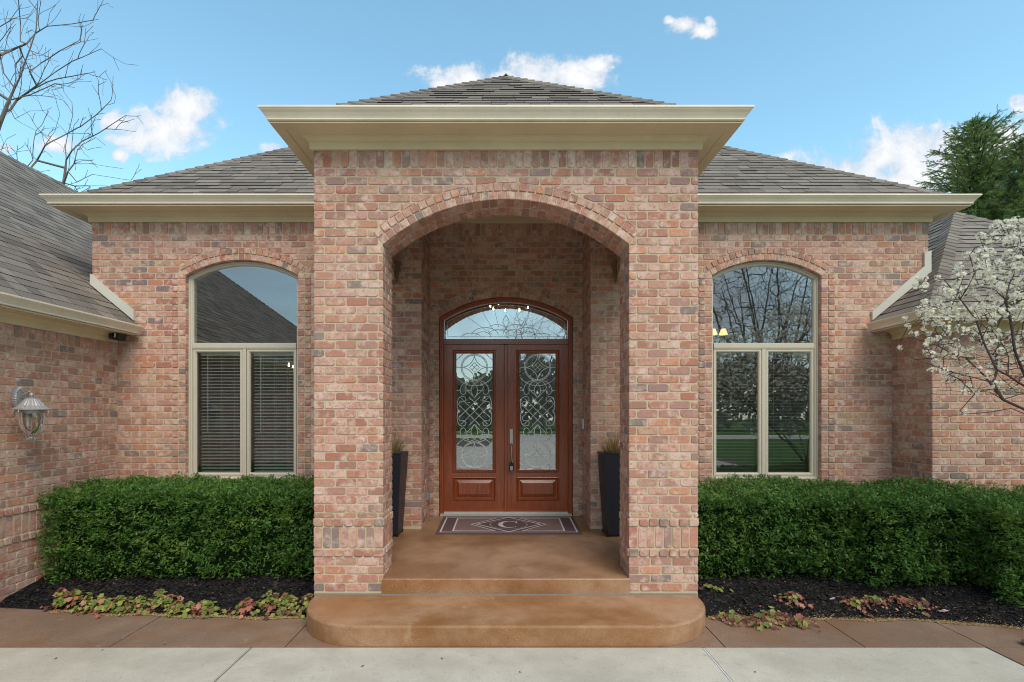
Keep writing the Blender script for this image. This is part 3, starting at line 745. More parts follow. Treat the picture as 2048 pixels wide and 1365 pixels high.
for key, x0, x1, gx0, gx1 in (('L', -.886, -.003, -.7125, -.194), ('R', .003, .886, .198, .712)):
    gz0, gz1 = 1.083, 2.735                       # glass opening
    pz0, pz1 = .629, .966; m0 = .048              # lower panel incl. moulding, moulding width
    mb = MB()
    X0, X1, Z0, Z1 = gx0-m0, gx1+m0, gz0-m0, gz1+m0
    T = .045
    mb.box(x0, X0, LY, LY+T, LZ0, LZ1); mb.box(X1, x1, LY, LY+T, LZ0, LZ1)            # stiles
    mb.box(X0, X1, LY, LY+T, Z1, LZ1); mb.box(X0, X1, LY, LY+T, pz1, Z0); mb.box(X0, X1, LY, LY+T, LZ0, pz0)
    door = mb.build('door', M['wood'], house)
    mb = MB()
    loft(mb, [(rc(X0, X1, Z0, Z1, -.004), LY), (rc(X0, X1, Z0, Z1, 0), LY-.010), (rc(X0, X1, Z0, Z1, .008), LY-.014), (rc(X0, X1, Z0, Z1, .016), LY-.006), (rc(X0, X1, Z0, Z1, .018), LY+.004),
              (rc(X0, X1, Z0, Z1, .026), LY+.004), (rc(X0, X1, Z0, Z1, .032), LY-.008), (rc(X0, X1, Z0, Z1, .040), LY-.004), (rc(X0, X1, Z0, Z1, .049), LY+.024)])
    loft(mb, [(rc(X0, X1, pz0, pz1, -.004), LY), (rc(X0, X1, pz0, pz1, 0), LY-.010), (rc(X0, X1, pz0, pz1, .010), LY-.014), (rc(X0, X1, pz0, pz1, .018), LY-.004), (rc(X0, X1, pz0, pz1, .032), LY+.022), (rc(X0, X1, pz0, pz1, .046), LY+.022),
              (rc(X0, X1, pz0, pz1, .085), LY+.002), (rc(X0, X1, pz0, pz1, .090), LY-.001)])
    mb.face([(a, LY-.001, b) for a, b in rc(X0, X1, pz0, pz1, .090)])
    mb.build('moulding', M['wood'], door)
    mb = MB(); mb.face([(gx0, LY+.022, gz0), (gx1, LY+.022, gz0), (gx1, LY+.022, gz1), (gx0, LY+.022, gz1)]); mb.build('glass_panel', M['doorglass'], door)
    hw_ = (gx1-gx0)/2; cx = (gx0+gx1)/2; cz = (gz0+gz1)/2; hh = (gz1-gz0)/2
    mb = MB(); fm = lambda x, y: (cx+x*hw_, LY+.019, cz-y*hh/3.2)
    tubes(mb, came_lines(hw_), .0054, fm, 6); mb.build('came', M['came'], door)
    if key == 'R':
        mb = MB(); hx = .076
        loft(mb, [(rc(hx-.026, hx+.026, 1.43, 1.655, 0), LY), (rc(hx-.026, hx+.026, 1.43, 1.655, 0), LY-.008), (rc(hx-.026, hx+.026, 1.43, 1.655, .005), LY-.013)]); mb.face([(a, LY-.013, b) for a, b in rc(hx-.026, hx+.026, 1.43, 1.655, .005)])
        mb.tube([(hx, LY-.012, 1.60), (hx, LY-.026, 1.60)], [.017, .015], 16); mb.box(hx-.012, hx+.012, LY-.045, LY-.012, 1.462, 1.470)
        mb.tube([(hx, LY-.012, 1.445), (hx, LY-.04, 1.44), (hx, LY-.062, 1.41), (hx, LY-.066, 1.34), (hx, LY-.062, 1.26), (hx, LY-.045, 1.20), (hx, LY-.0, 1.18)], [.010, .010, .009, .011, .010, .009, .012], 10)
        mb.tube([(hx, LY, 1.18), (hx, LY-.008, 1.18)], .018, 16)
        mb.build('handle', M['nickel'], door, smooth=False)
    else:
        mb = MB(); loft(mb, [(rc(-.028, .020, LZ0, LZ1-.002, 0), LY-.001), (rc(-.028, .020, LZ0, LZ1-.002, 0), LY-.012), (rc(-.028, .020, LZ0, LZ1-.002, .008), LY-.020)]); mb.face([(a, LY-.020, b) for a, b in rc(-.028, .020, LZ0, LZ1-.002, .008)])
        mb.build('astragal', M['wood'], door)
# ------------------------------------------------------------------ small things on the house
lb = thing('lockbox', (.078, LY-.075, 1.06), 'small black key lockbox hanging from the front door handle', 'lockbox')
mb = MB(); x, y, z = lb.location
loft(mb, [(rc(x-.030, x+.030, z, z+.115, .006), y+.03), (rc(x-.030, x+.030, z, z+.115, 0), y+.024), (rc(x-.030, x+.030, z, z+.115, 0), y-.010), (rc(x-.030, x+.030, z, z+.115, .008), y-.018)])
mb.face([(a, y-.018, b) for a, b in rc(x-.030, x+.030, z, z+.115, .008)]); mb.face([(a, y+.03, b) for a, b in rc(x-.03, x+.03, z, z+.115, .006)]); mb.build('case', M['black'], lb)
mb = MB(); mb.box(x-.019, x+.019, y-.023, y-.0185, z+.012, z+.070); mb.build('key_door', M['silver'], lb)
mb = MB(); mb.tube([(x-.017, y, z+.11), (x-.017, y, z+.15), (x-.010, y, z+.172), (x, y, z+.18), (x+.010, y, z+.172), (x+.017, y, z+.15), (x+.017, y, z+.11)], .0048, 8); mb.build('shackle', M['nickel'], lb)
# doorbell on the recess wall
mb = MB(); X = 1.083
for (ya, yb, za, zb, dd, m) in ((7.085, 7.135, 1.66, 1.80, .022, 0),): mb.box(X-dd, X-.001, ya, yb, za, zb)
bell = mb.build('doorbell', M['white'], None, loc=(1.08, 7.11, 1.66)); tag(bell, 'slim white doorbell on the brick beside the front door', 'doorbell')
mb = MB(); mb.tube([(X-.022, 7.11, 1.70), (X-.026, 7.11, 1.70)], .012, 12); mb.build('button', M['silver'], bell)
mb = MB(); X = -1.083; mb.box(X+.001, X+.03, 6.93, 7.0, .70, .81); mb.box(X+.03, X+.04, 6.937, 6.993, .715, .80)
ot = mb.build('outlet_cover', m_simple('grey_metal_box', (.30,.33,.36), .4, .5), None, loc=(-1.07, 6.96, .70)); tag(ot, 'grey weatherproof outlet cover low on the brick left of the front door', 'outlet')
# small dark brown wedges at the back of the arch
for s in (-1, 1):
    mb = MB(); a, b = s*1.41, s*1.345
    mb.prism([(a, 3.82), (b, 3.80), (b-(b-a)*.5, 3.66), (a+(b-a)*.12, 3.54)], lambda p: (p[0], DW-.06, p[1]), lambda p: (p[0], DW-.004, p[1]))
    mb.build('arch_wedge', m_simple('dark_wedge', (.21,.15,.085), .8), house)
# wall lantern
LX, LYY = -4.735, 5.09
la = thing('wall_lantern', (LX, LYY, 1.60), 'silver coach lantern on the brick wall at the far left', 'wall lantern')
mb = MB()
def disc(prof, cx, cy, cz, seg=40, fl=0):
    vs = []; fs = []; n = len(prof)
    for i, (r, d) in enumerate(prof):
        for k in range(seg):
            a = 2*PI*k/seg; rr = r*(1+(fl*(1 if k % 2 else -1) if i in (1, 2, 3) else 0)); vs.append((cx+d, cy+rr*.60*math.cos(a), cz+rr*math.sin(a)))
    for i in range(n-1):
        for k in range(seg): fs.append((i*seg+k, i*seg+(k+1) % seg, (i+1)*seg+(k+1) % seg, (i+1)*seg+k))
    fs.append(tuple(range((n-1)*seg, n*seg))); mb.add(vs, fs)
disc([(.118, .0), (.120, .012), (.112, .03), (.098, .042), (.085, .040), (.05, .044)], GX+.004, 5.20, 2.035, 56, .035)
mb.build('backplate', M['silver'], la)
mb = MB()
zA = 2.035
mb.tube([(GX+.04, 5.20, zA), (GX+.12, 5.16, zA), (LX-.02, LYY+.02, zA-.005)], .007, 8)
for sg in (1, -1):
    mb.tube([(GX+.045+.06+.045*math.cos(t)*(1-t/12), 5.18, zA+sg*(.04+.032*math.sin(t)*(1-t/14))) for t in [i*.45 for i in range(18)]], .006, 7)
mb.tube([(GX+.05, 5.19, zA+.085), (GX+.11, 5.16, zA+.05), (GX+.15, 5.14, zA+.03), (GX+.19, 5.12, zA+.05), (LX-.03, 5.10, zA+.06)], .006, 7)
mb.tube([(GX+.05, 5.19, zA-.085), (GX+.12, 5.15, zA-.06), (GX+.17, 5.12, zA-.03), (LX-.03, 5.10, zA-.01)], .006, 7)
mb.build('arm', M['silver'], la)
c = (LX, LYY, 0)
mb = MB(); mb.lathe([(.0, 2.082), (.014, 2.078), (.020, 2.062), (.016, 2.045), (.010, 2.036), (.024, 2.030), (.050, 2.022), (.075, 1.990), (.098, 1.955), (.135, 1.925), (.158, 1.918), (.158, 1.912), (.10, 1.910)], c, 48, 0, .028, (6, 9)); mb.build('cap', M['silver'], la)
mb = MB(); mb.lathe([(.108, 1.912), (.110, 1.885), (.104, 1.882)], c, 40)
for k in range(4):
    a = PI/4*0+k*PI/2+.1; ca, sa = math.cos(a), math.sin(a)
    pr = [(.150, 1.865), (.160, 1.885), (.152, 1.905), (.132, 1.908), (.120, 1.885), (.118, 1.84), (.110, 1.775), (.085, 1.715), (.048, 1.670), (.022, 1.645), (.030, 1.625), (.048, 1.625)]
    mb.tube([(LX+r*ca, LYY+r*sa, z) for r, z in pr], .0052, 7)
mb.lathe([(.0, 1.66), (.016, 1.655), (.010, 1.64), (.016, 1.628), (.008, 1.615), (.0, 1.605)], c, 12); mb.build('cage', M['silver'], la)
mb = MB(); mb.lathe([(.102, 1.885), (.106, 1.84), (.100, 1.78), (.078, 1.72), (.045, 1.675), (.012, 1.655)], c, 32)
mb.build('glass_bowl', m_glass('lantern_glass', .06, (.80,.74,.66), .02, .3, 20), la, smooth=True)
mb = MB(); mb.tube([(LX, LYY, 1.66), (LX, LYY, 1.88)], .004, 6)
for k in range(3):
    a = k*2*PI/3+.5; x, y = LX+.04*math.cos(a), LYY+.04*math.sin(a)
    mb.tube([(LX, LYY, 1.70), (x, y, 1.735), (x, y, 1.745)], .004, 6); mb.lathe([(.010, 1.745), (.011, 1.80), (.0, 1.80)], (x, y, 0), 10)
    mb.lathe([(.008, 1.80), (.016, 1.82), (.017, 1.845), (.010, 1.87), (.0, 1.88)], (x, y, 0), 12)
mb.build('bulb_cluster', m_simple('frosted_bulb', (.62,.62,.60), .3), la, smooth=True)
# security light under the left gutter
sl = thing('security_light', (-4.93, 6.36, 2.83), 'small black security light under the left gutter by the wall corner', 'security light')
mb = MB(); x, y, z = sl.location; x += .03
mb.tube([(GX+.03, y, z+.03), (x+.02, y, z+.02)], .022, 12); mb.tube([(x+.0, y-.03, z+.03), (x+.01, y-.035, z-.01), (x+.012, y-.035, z-.03)], [.028, .03, .02], 12); mb.build('mount', M['black'], sl)
mb = MB(); mb.add([(x-.005, y-.03, z-.03), (x+.10, y-.06, z-.045), (x+.12, y-.06, z+.055), (x+.02, y-.03, z+.065), (x+.02, y+.07, z-.04), (x+.125, y+.04, z-.05), (x+.14, y+.04, z+.05), (x+.04, y+.07, z+.06)],
    [(0,1,2,3), (5,4,7,6), (1,5,6,2), (4,0,3,7), (3,2,6,7), (4,5,1,0)]); mb.build('housing', M['black'], sl)
mb = MB(); mb.add([(x+.045, y-.0475, z-.012), (x+.072, y-.055, z-.016), (x+.080, y-.055, z+.036), (x+.052, y-.0475, z+.04)], [(0,1,2,3)]); mb.build('lens', M['white'], sl)
# chandeliers and lamps inside
def chandelier(loc, label, n=8, r=.42):
    t = thing('chandelier', loc, label, 'chandelier'); x, y, z = loc
    mb = MB(); mb.tube([(x, y, z+.9), (x, y, z-.1)], .012, 8); mb.lathe([(.0, -.14), (.05, -.1), (.03, -.02), (.06, .05), (.02, .12)], loc, 16)
    for k in range(n):
        a = 2*PI*k/n+.2; ca, sa = math.cos(a), math.sin(a)
        mb.tube([(x+q*ca, y+q*sa, z+h) for q, h in ((.03,-.05),(r*.4,-.12),(r*.8,-.10),(r,-.02),(r,.02))], .007, 6); mb.lathe([(.0,.015),(.035,.02),(.012,.03),(.012,.10),(.0,.10)], (x+r*ca, y+r*sa, z), 10)
    mb.build('arm_frame', M['brass'], t)
    for k in range(n):
        a = 2*PI*k/n+.2; mb = MB(); mb.lathe([(.004,.10),(.014,.115),(.015,.13),(.006,.155),(.0,.17)], (x+r*math.cos(a), y+r*math.sin(a), z), 10); mb.build('bulb', M['bulb'], t, smooth=True)
    return t
chandelier((.06, 9.6, 3.76), 'lit candle chandelier showing through the arched transom over the front doors', 8, .36)
chandelier((-3.62, 9.2, 2.60), 'lit candle chandelier glimpsed through the blinds of the left window', 5, .30)
t = thing('wall_sconce', (4.0, 9.6, 3.30), 'warm lit lamp glowing at the left edge of the right window', 'lamp')
for i in range(2):
    mb = MB(); mb.lathe([(.04, .10), (.075, 0), (.07, -.01), (.035, .09)], (3.88+i*.19, 9.55, 3.36), 16); mb.build('lamp_shade', M['warm'], t, smooth=True)
mb = MB(); mb.tube([(3.88, 9.55, 3.48), (3.98, 9.55, 3.55), (4.07, 9.55, 3.48)], .008, 6); mb.tube([(3.98, 9.55, 3.55), (3.98, 9.55, 4.3)], .008, 6); mb.build('arm', M['brass'], t)
mb = MB(); mb.lathe([(.0, 0), (.085, .0), (.09, .012)], (3.56, 7.8, 4.10), 24); o = mb.build('ceiling_light', M['bulb'], None, loc=(3.56, 7.8, 4.1)); tag(o, 'round lit ceiling light in the top of the right window', 'ceiling light')
# ------------------------------------------------------------------ porch floor, step, mat, planters
LZ = lambda y: .32+(y-DP)*(.425-.32)/(DD-DP)
def structure(mb, name, mat, **k): o = mb.build(name, mat, None, **k); return tag(o, kind='structure')
mb = MB(); out = [(-1.165, 4.795), (1.167, 4.795), (1.157, 4.82), (1.157, 5.21), (1.83, 5.21), (1.83, 6.545), (1.09, 6.545), (1.09, 7.24), (-1.09, 7.24), (-1.09, 6.545), (-1.83, 6.545), (-1.83, 5.21), (-1.157, 5.21), (-1.157, 4.82)]
b = .010
def shr(p): return (p[0]*(1-.0), p[1]+(b if p[1] < 4.8 else 0))
n = len(out)
mb.add([(x, y, .166 if y < 4.81 else .0) for x, y in out]+[(x, y, LZ(y)-b) for x, y in out]+[(shr(p)[0], shr(p)[1], LZ(p[1])) for p in out],
       [(i, (i+1) % n, n+(i+1) % n, n+i) for i in range(n)]+[(n+i, n+(i+1) % n, 2*n+(i+1) % n, 2*n+i) for i in range(n)]+[tuple(range(2*n, 3*n))])
for i_ in (0, n): mb.m[i_] = 1
structure(mb, 'porch_floor', [M['landing'], M['riser']])
mb = MB()
def stepout(i):
    hw, y0, y1, a = 1.80-i, 4.805, 4.098+i, .62; pts = [(-hw, y0)]
    for k in range(13):
        t = PI/2*k/12; pts.append((-hw+a-a*math.cos(t), y1+a-a*math.sin(t)))
    for k in range(13):
        t = PI/2*k/12; pts.append((hw-a+a*math.sin(t), y1+a-a*math.cos(t)))
    pts.append((hw, y0)); return pts
rings_ = [(stepout(0), 0.0), (stepout(0), .148), (stepout(.004), .158), (stepout(.014), .165)]
n = len(rings_[0][0]); vs = [(x, y, z) for pts, z in rings_ for x, y in pts]
fs = [(j*n+i, j*n+(i+1) % n, (j+1)*n+(i+1) % n, (j+1)*n+i) for j in range(3) for i in range(n)]+[tuple(range(3*n, 4*n))]
mb.add(vs, fs); structure(mb, 'entry_step', M['riser'])
mb = MB()
for s in (-1, 1):
    a, b2 = sorted((s*1.15, s*1.80)); mb.box(a, b2, 4.802, 4.83, .1655, .178)
mb.box(-1.17, 1.17, 4.786, 4.797, .1655, .176); structure(mb, 'joint_filler', m_simple('grey_joint', (.22,.22,.21), .8))
# mat
mz = lambda y: LZ(y)+.009
ma = thing('doormat', (.03, 6.72, LZ(6.72)), 'purple brown doormat with white diamond border and letter C', 'doormat')
mx0, mx1, my0, my1 = -.875, .943, 6.30, 7.15; mcx, mcy = (mx0+mx1)/2, (my0+my1)/2
matm = m_simple('plum_mat', (.115,.075,.085), .95, 0, .3, 120, .6, .1); mats_ = m_simple('plum_mat_field', (.19,.125,.125), .95, 0, .75, 55, .6, .1); matw = m_simple('ivory_mat_line', (.55,.50,.47), .95, 0, .12, 150, .6, .1)
mb = MB(); mb.prism([(mx0, my0), (mx1, my0), (mx1, my1), (mx0, my1)], lambda p: (p[0], p[1], LZ(p[1])+.001), lambda p: (p[0], p[1], mz(p[1]))); mb.build('mat_base', matm, ma)
def strip(mb, pl, w, h, closed=False):
    n = len(pl); L_ = []; R_ = []
    for i in range(n):
        p = pl[i]; a = pl[i-1] if (i or closed) else p; b = pl[(i+1) % n] if (i < n-1 or closed) else p
        t1 = (p[0]-a[0], p[1]-a[1]); t2 = (b[0]-p[0], b[1]-p[1]); ns = []
        for t in (t1, t2):
            l = math.hypot(*t)
            if l > 1e-9: ns.append((-t[1]/l, t[0]/l))
        mx = sum(q[0] for q in ns)/len(ns); my = sum(q[1] for q in ns)/len(ns); k = 1/max(.2, mx*mx+my*my)
        L_.append((p[0]+mx*k*w/2, p[1]+my*k*w/2)); R_.append((p[0]-mx*k*w/2, p[1]-my*k*w/2))
    for i in range(n if closed else n-1):
        j = (i+1) % n; mb.face([(q[0], q[1], mz(q[1])+h) for q in (L_[i], L_[j], R_[j], R_[i])])
for s in (-1, 1):
    mb = MB(); mb.face([(x, y, mz(y)+.0015) for x, y in [(mcx+s*(.70), my0+.11), (mcx+s*.70, my1-.11), (mcx+s*.17, my1-.11), (mcx+s*.49, mcy), (mcx+s*.17, my0+.11)]]); mb.build('mat_field', mats_, ma)
mb = MB(); strip(mb, rc(mx0, mx1, my0, my1, .055), .020, .003, True)
for s in (-1, 1): strip(mb, [(mcx+s*x, y) for x, y in [(.70, my0+.11), (.70, my1-.11), (.17, my1-.11), (.49, mcy), (.17, my0+.11)]], .020, .003, True)
strip(mb, [(mcx, my0+.06), (mcx+.42, mcy), (mcx, my1-.06), (mcx-.42, mcy)], .022, .0045, True)
mb.build('mat_border', matw, ma)
mb = MB(); strip(mb, [(mcx+x, mcy+y) for x, y in arcl(0, 0, .245, .235, 0, 352, 44)], .012, .003, True); mb.build('mat_circle', m_simple('tan_mat_line', (.36,.26,.22), .95), ma)
mb = MB(); n = 30; sc = .135
outer = [(sc*1.02*math.cos(math.radians(a)), sc*math.sin(math.radians(a))) for a in np.linspace(44, 316, n)]
inn = [(.012+sc*(.86 if math.cos(math.radians(a)) > 0 else .66)*math.cos(math.radians(a)), sc*.88*math.sin(math.radians(a))) for a in np.linspace(46, 314, n)]
for i in range(n-1): mb.face([(mcx+q[0], mcy+q[1]*1.25, mz(mcy+q[1]*1.25)+.003) for q in (outer[i], outer[i+1], inn[i+1], inn[i])])
mb.face([(mcx+x, mcy+y*1.25, mz(mcy+y*1.25)+.0034) for x, y in [(.085,.085),(.105,.118),(.115,.118),(.112,.045),(.100,.045)]])
mb.build('mat_letter', matw, ma)
for y, s in ((my0, -1), (my1, 1)):
    mb = MB()
    for i in range(150):
        x = mx0+(mx1-mx0)*i/149; j = rnd.uniform(-.004, .004); mb.add([(x-.0065, y, LZ(y)+.004), (x+.0065, y, LZ(y)+.004), (x+j+.002, y+s*.018, LZ(y)+.0015), (x+j-.002, y+s*.018, LZ(y)+.0015)], [(0,1,2,3)])
    mb.build('fringe', matm, ma)

# planters
grass_m = m_leaf('dry_grass', [(0,(.32,.22,.10)),(.35,(.42,.31,.15)),(.65,(.24,.15,.07)),(.85,(.30,.27,.10))], .7)
def planter(loc, rz, label, glabel):
    t = thing('planter', loc, label, 'planter', 'tapered wicker planters either side of the entry'); t.rotation_euler = (0, 0, rz)
    mb = MB(); sq = lambda h, z: [(-h,-h,z),(h,-h,z),(h,h,z),(-h,h,z)]
    prof = [(.118, 0), (.122, .03), (.176, .985), (.180, 1.0), (.165, 1.0), (.158, .985), (.150, .90)]
    vs = [v for h, z in prof for v in sq(h, z)]; fs = [(j*4+i, j*4+(i+1) % 4, (j+1)*4+(i+1) % 4, (j+1)*4+i) for j in range(len(prof)-1) for i in range(4)]+[(3,2,1,0)]
    mb.add(vs, fs)
    o = mb.build('pot', M['wicker'], None); o.parent = t
    mb = MB(); mb.add(sq(.156, .93), [(0,1,2,3)]); o = mb.build('soil', M['mulch'], None); o.parent = t
    for sx in (-1, 1):
        for sy in (-1, 1): mb = MB(); mb.tube([(sx*.118, sy*.118, -.012), (sx*.118, sy*.118, .03)], .010, 8); o = mb.build('foot', M['black'], None); o.parent = t
    g = thing('ornamental_grass', (loc[0], loc[1], loc[2]+.93), glabel, 'ornamental grass', 'dry grasses in the planters')
    P = []; rr = random.Random(int(loc[0]*100))
    for i in range(260):
        a = rr.uniform(0, 2*PI); r = rr.uniform(0, .10); b = Vector((r*math.cos(a), r*math.sin(a), 0)); ln = rr.uniform(.18, .42); lean = rr.uniform(.05, .75)
        d = Vector((math.cos(a)*lean, math.sin(a)*lean, 1)).normalized(); w = Vector((-math.sin(a+rr.uniform(-1,1)), math.cos(a), 0))*.0045; p = b
        for k in range(4):
            q = p+d*ln/4; ww = w*(1-k/4); w2 = w*(1-(k+1)/4.2); P += [p-ww, p+ww, q+w2, q-w2]; p = q; d = (d+Vector((math.cos(a), math.sin(a), -.35))*.12*lean*2).normalized()
    o = quads('blades', [tuple(v) for v in P], 4, grass_m); o.parent = g
planter((-1.425, 6.30, LZ(6.30)+.013), -.06, 'tall black wicker planter left of the front doors, half behind the pier', 'dry tan grass in the left wicker planter')
planter((1.345, 6.30, LZ(6.30)+.013), .06, 'tall black wicker planter right of the front doors, half behind the pier', 'dry tan grass in the right wicker planter')
# ------------------------------------------------------------------ ground
def t_grass():
    t = NT('lawn_grass'); n = t.noise(t.coord(), 1.5, 5, .7); f = t.noise(t.coord(), 60, 3, .7)
    return t.bsdf(t.mix(f, t.mix(n, (.055,.14,.025), (.085,.19,.035)), (.035,.09,.016)), .9, f, .8, .03, .1)
lawn_m = t_grass()
mb = MB(); mb.add([(-150,-150,-.05),(150,-150,-.05),(150,150,-.05),(-150,150,-.05)], [(0,1,2,3)]); structure(mb, 'lawn', lawn_m)
mb = MB(); mb.add([(-5.2,-20,-.03),(9.2,-20,-.03),(9.2,6.5,-.03),(-5.2,6.5,-.03)], [(0,1,2,3)]); structure(mb, 'slab_bed', M['joint'])
# driveway slabs with real gaps
mb = MB(); g = .006
xs = [-4.97, -2.04, 1.578, 3.85]; ys = [4.088, .9, -2.2, -5.3, -8.4, -11.5, -14.6]
for i in range(3):
    for j in range(6):
        x0, x1, y1, y0 = xs[i]+g, xs[i+1]-g, ys[j]-g*(j > 0), ys[j+1]+g
        mb.prism([(x0, y0), (x1, y0), (x1, y1), (x0, y1)], lambda p: (p[0], p[1], -.1), lambda p: (p[0], p[1], -.004)); mb.prism([(x0+.006, y0+.006), (x1-.006, y0+.006), (x1-.006, y1-.006), (x0+.006, y1-.006)], lambda p: (p[0], p[1], -.004), lambda p: (p[0], p[1], 0))
mb.box(3.86, 8.5, -14.6, -2.2, -.1, -.002)
structure(mb, 'driveway', M['drive'])
mb = MB(); mb.box(1.574, 1.583, -3, 4.08, -.05, -.0005); structure(mb, 'joint_sealant', M['sealant'])
mb = MB(); mb.add([(-60,-32,-.03),(60,-32,-.03),(60,-25,-.03),(-60,-25,-.03)], [(0,1,2,3)]); mb.add([(-1,-25,-.028),(5,-25,-.028),(5,-14.5,-.028),(-1,-14.5,-.028)], [(0,1,2,3)]); structure(mb, 'road', M['drive'])
# brown walk
def walk_back(x):
    a = abs(x)
    if x < 0: return 4.70+ (0 if a < 2 else (a-2)**1.6*.042)
    return 4.69+ (.03*math.sin(x*1.4)) - max(0, x-3.4)**2*.20 if x > 1.8 else 4.70
mb = MB(); joints = [-4.965, -3.19, -1.775, 1.76, 2.885, 3.86, 4.9, 6.2]
for k in range(len(joints)-1):
    a, b = joints[k]+.005, joints[k+1]-.005; n = 10
    top = [(a+(b-a)*i/n, (walk_back(a+(b-a)*i/n) if k != 2 else 4.83)) for i in range(n+1)]
    y0 = 4.098
    pl = [(a, y0), (b, y0)]+top[::-1]
    if k >= 5: pl = [(a, y0), (b, y0)]+[(x, max(y, y0+.02)) for x, y in top[::-1]]
    mb.prism(pl, lambda p: (p[0], p[1], -.1), lambda p: (p[0], p[1], -.002)); 
mb.prism([(3.862, 4.09), (3.862, -2.1), (5.1, -2.1), (5.1, 4.09)], lambda p: (p[0], p[1], -.1), lambda p: (p[0], p[1], -.002))
structure(mb, 'walkway', M['walk'])
# mulch beds as height fields
def bed_h(x, y):
    b = walk_back(x); d = y-b
    h = .02+.16*max(0, min(1, d/.9))+.012*noise.noise(Vector((x*3, y*3, 0)))+.010*noise.noise(Vector((x*14, y*14, 3)))
    return h-.05*max(0, 1-max(0, d)/.12)
def bed(x0, x1, name):
    nx = int((x1-x0)/.045); ny = 46; vs = []; fs = []
    for j in range(ny+1):
        for i in range(nx+1):
            x = x0+(x1-x0)*i/nx; b = walk_back(x)-.01; y = b+(6.53-b)*(j/ny)**1.3; vs.append((x, y, bed_h(x, y)))
    for j in range(ny):
        for i in range(nx): a = j*(nx+1)+i; fs.append((a, a+1, a+nx+2, a+nx+1))
    mb = MB(); mb.add(vs, fs); return structure(mb, name, M['mulch'], smooth=True)
bed(-4.975, -1.80, 'mulch_bed'); bed(1.80, 7.6, 'mulch_bed')
nr = np.random.RandomState(5)
def scatter_chips(n, x0, x1, name, mats, size, yspan, edge=None):
    P = []; mi = []
    for i in range(n):
        x = nr.uniform(x0, x1); b = walk_back(x)
        y = b+(abs(nr.normal(0, edge))-.055+.02*math.sin(x*9) if edge else nr.uniform(0, yspan)**1.0)
        z = max(bed_h(x, y), 0 if y < b+.01 else -1)+.004; s = size*nr.uniform(.5, 1.5); a = nr.uniform(0, PI); e = nr.uniform(-.5, .5)
        u = Vector((math.cos(a), math.sin(a), e))*s; v = Vector((-math.sin(a), math.cos(a), nr.uniform(-.5, .5)))*s*nr.uniform(.3, .8); c = Vector((x, y, z))
        P += [c-u-v, c+u-v, c+u+v, c-u+v]
    o = quads(name, [tuple(v) for v in P], 4, mats); tag(o, kind='stuff'); return o
chip_m = m_leaf('black_chip', [(0,(.014,.013,.014)),(.35,(.028,.026,.026)),(.6,(.009,.009,.01)),(.85,(.055,.045,.038))], .9)
lit_m = m_leaf('tan_litter', [(0,(.42,.29,.12)),(.4,(.50,.36,.17)),(.7,(.34,.21,.09)),(.9,(.55,.45,.28))], .9)
scatter_chips(9000, -4.95, -1.82, 'bark_mulch', chip_m, .013, .95); scatter_chips(12000, 1.82, 6.2, 'bark_mulch', chip_m, .013, .95)
scatter_chips(6500, -4.3, -1.9, 'seed_litter', lit_m, .005, 0, .045); scatter_chips(6500, 1.85, 4.9, 'seed_litter', lit_m, .0045, 0, .06)
scatter_chips(520, -4.9, -1.82, 'pale_flecks', lit_m, .004, .9); scatter_chips(900, 1.82, 5.6, 'pale_flecks', lit_m, .004, .8)
# fallen leaves lying on the paving
leafb = m_simple('dry_leaf', (.13,.075,.045), .8, 0, .4, 60)
leafo = m_simple('orange_leaf', (.40,.16,.05), .8); leafp = m_simple('mauve_petal', (.42,.30,.40), .7)
def fallen(x, y, z, s, m, label, name='fallen_leaf', rz=None):
    mb = MB(); a = rnd.uniform(0, 6.28) if rz is None else rz; n = 10
    pts = [(math.cos(a)*q-math.sin(a)*w, math.sin(a)*q+math.cos(a)*w) for q, w in [(s*math.cos(t)*(1), s*.45*math.sin(t)*(1+.3*math.cos(3*t))) for t in [2*PI*i/n for i in range(n)]]]
    vs = [(x+p[0], y+p[1], z+.004+.25*abs(p[1])+s*.12*math.sin(p[0]*60)) for p in pts]+[(x, y, z+.002)]
    mb.add(vs, [(i, (i+1) % n, n) for i in range(n)]); o = mb.build(name, m, None, loc=(x, y, z)); tag(o, label, 'leaf', 'fallen leaves and petals on the ground'); return o
def gp(px, py, z=0):
    s = (py-828)/(1.872-z); return (px-1012)/s, 1020/s
for px, py, s, m, lab in ((111,1319,.014,leafb,'dark curled leaf on the pale driveway at far left'),(204,1302,.010,leafb,'tiny dark leaf scrap on the driveway edge, left'),(725,1334,.014,leafb,'dark leaf scrap on the driveway below the left end of the step'),
      (884,1319,.013,leafb,'dark leaf scrap on the driveway in front of the step centre'),(1040,1346,.011,leafb,'smallest dark leaf scrap near the bottom centre of the driveway'),(1511,1346,.011,leafb,'dark leaf scrap on the driveway right of the white joint'),
      (329,1289,.016,leafo,'small orange leaf on the brown walk where it meets the driveway'),(1632,1230,.05,leafo,'curled orange leaf on the walk edge beside the red plants'),(1936,1230,.05,leafo,'long rusty leaf at the walk edge, right'),
      (245,1280,.010,leafp,'white petal on the brown walk at left')):
    x, y = gp(px, py); fallen(x, y, .002, s, m, lab)
x, y = gp(1665, 1201, .09); fallen(x, y, .10, .035, leafp, 'mauve petal lying on the black mulch, nearer the step')
x, y = gp(1888, 1228, .03); fallen(x, y, .05, .05, leafp, 'mauve petal at the mulch edge, far right')
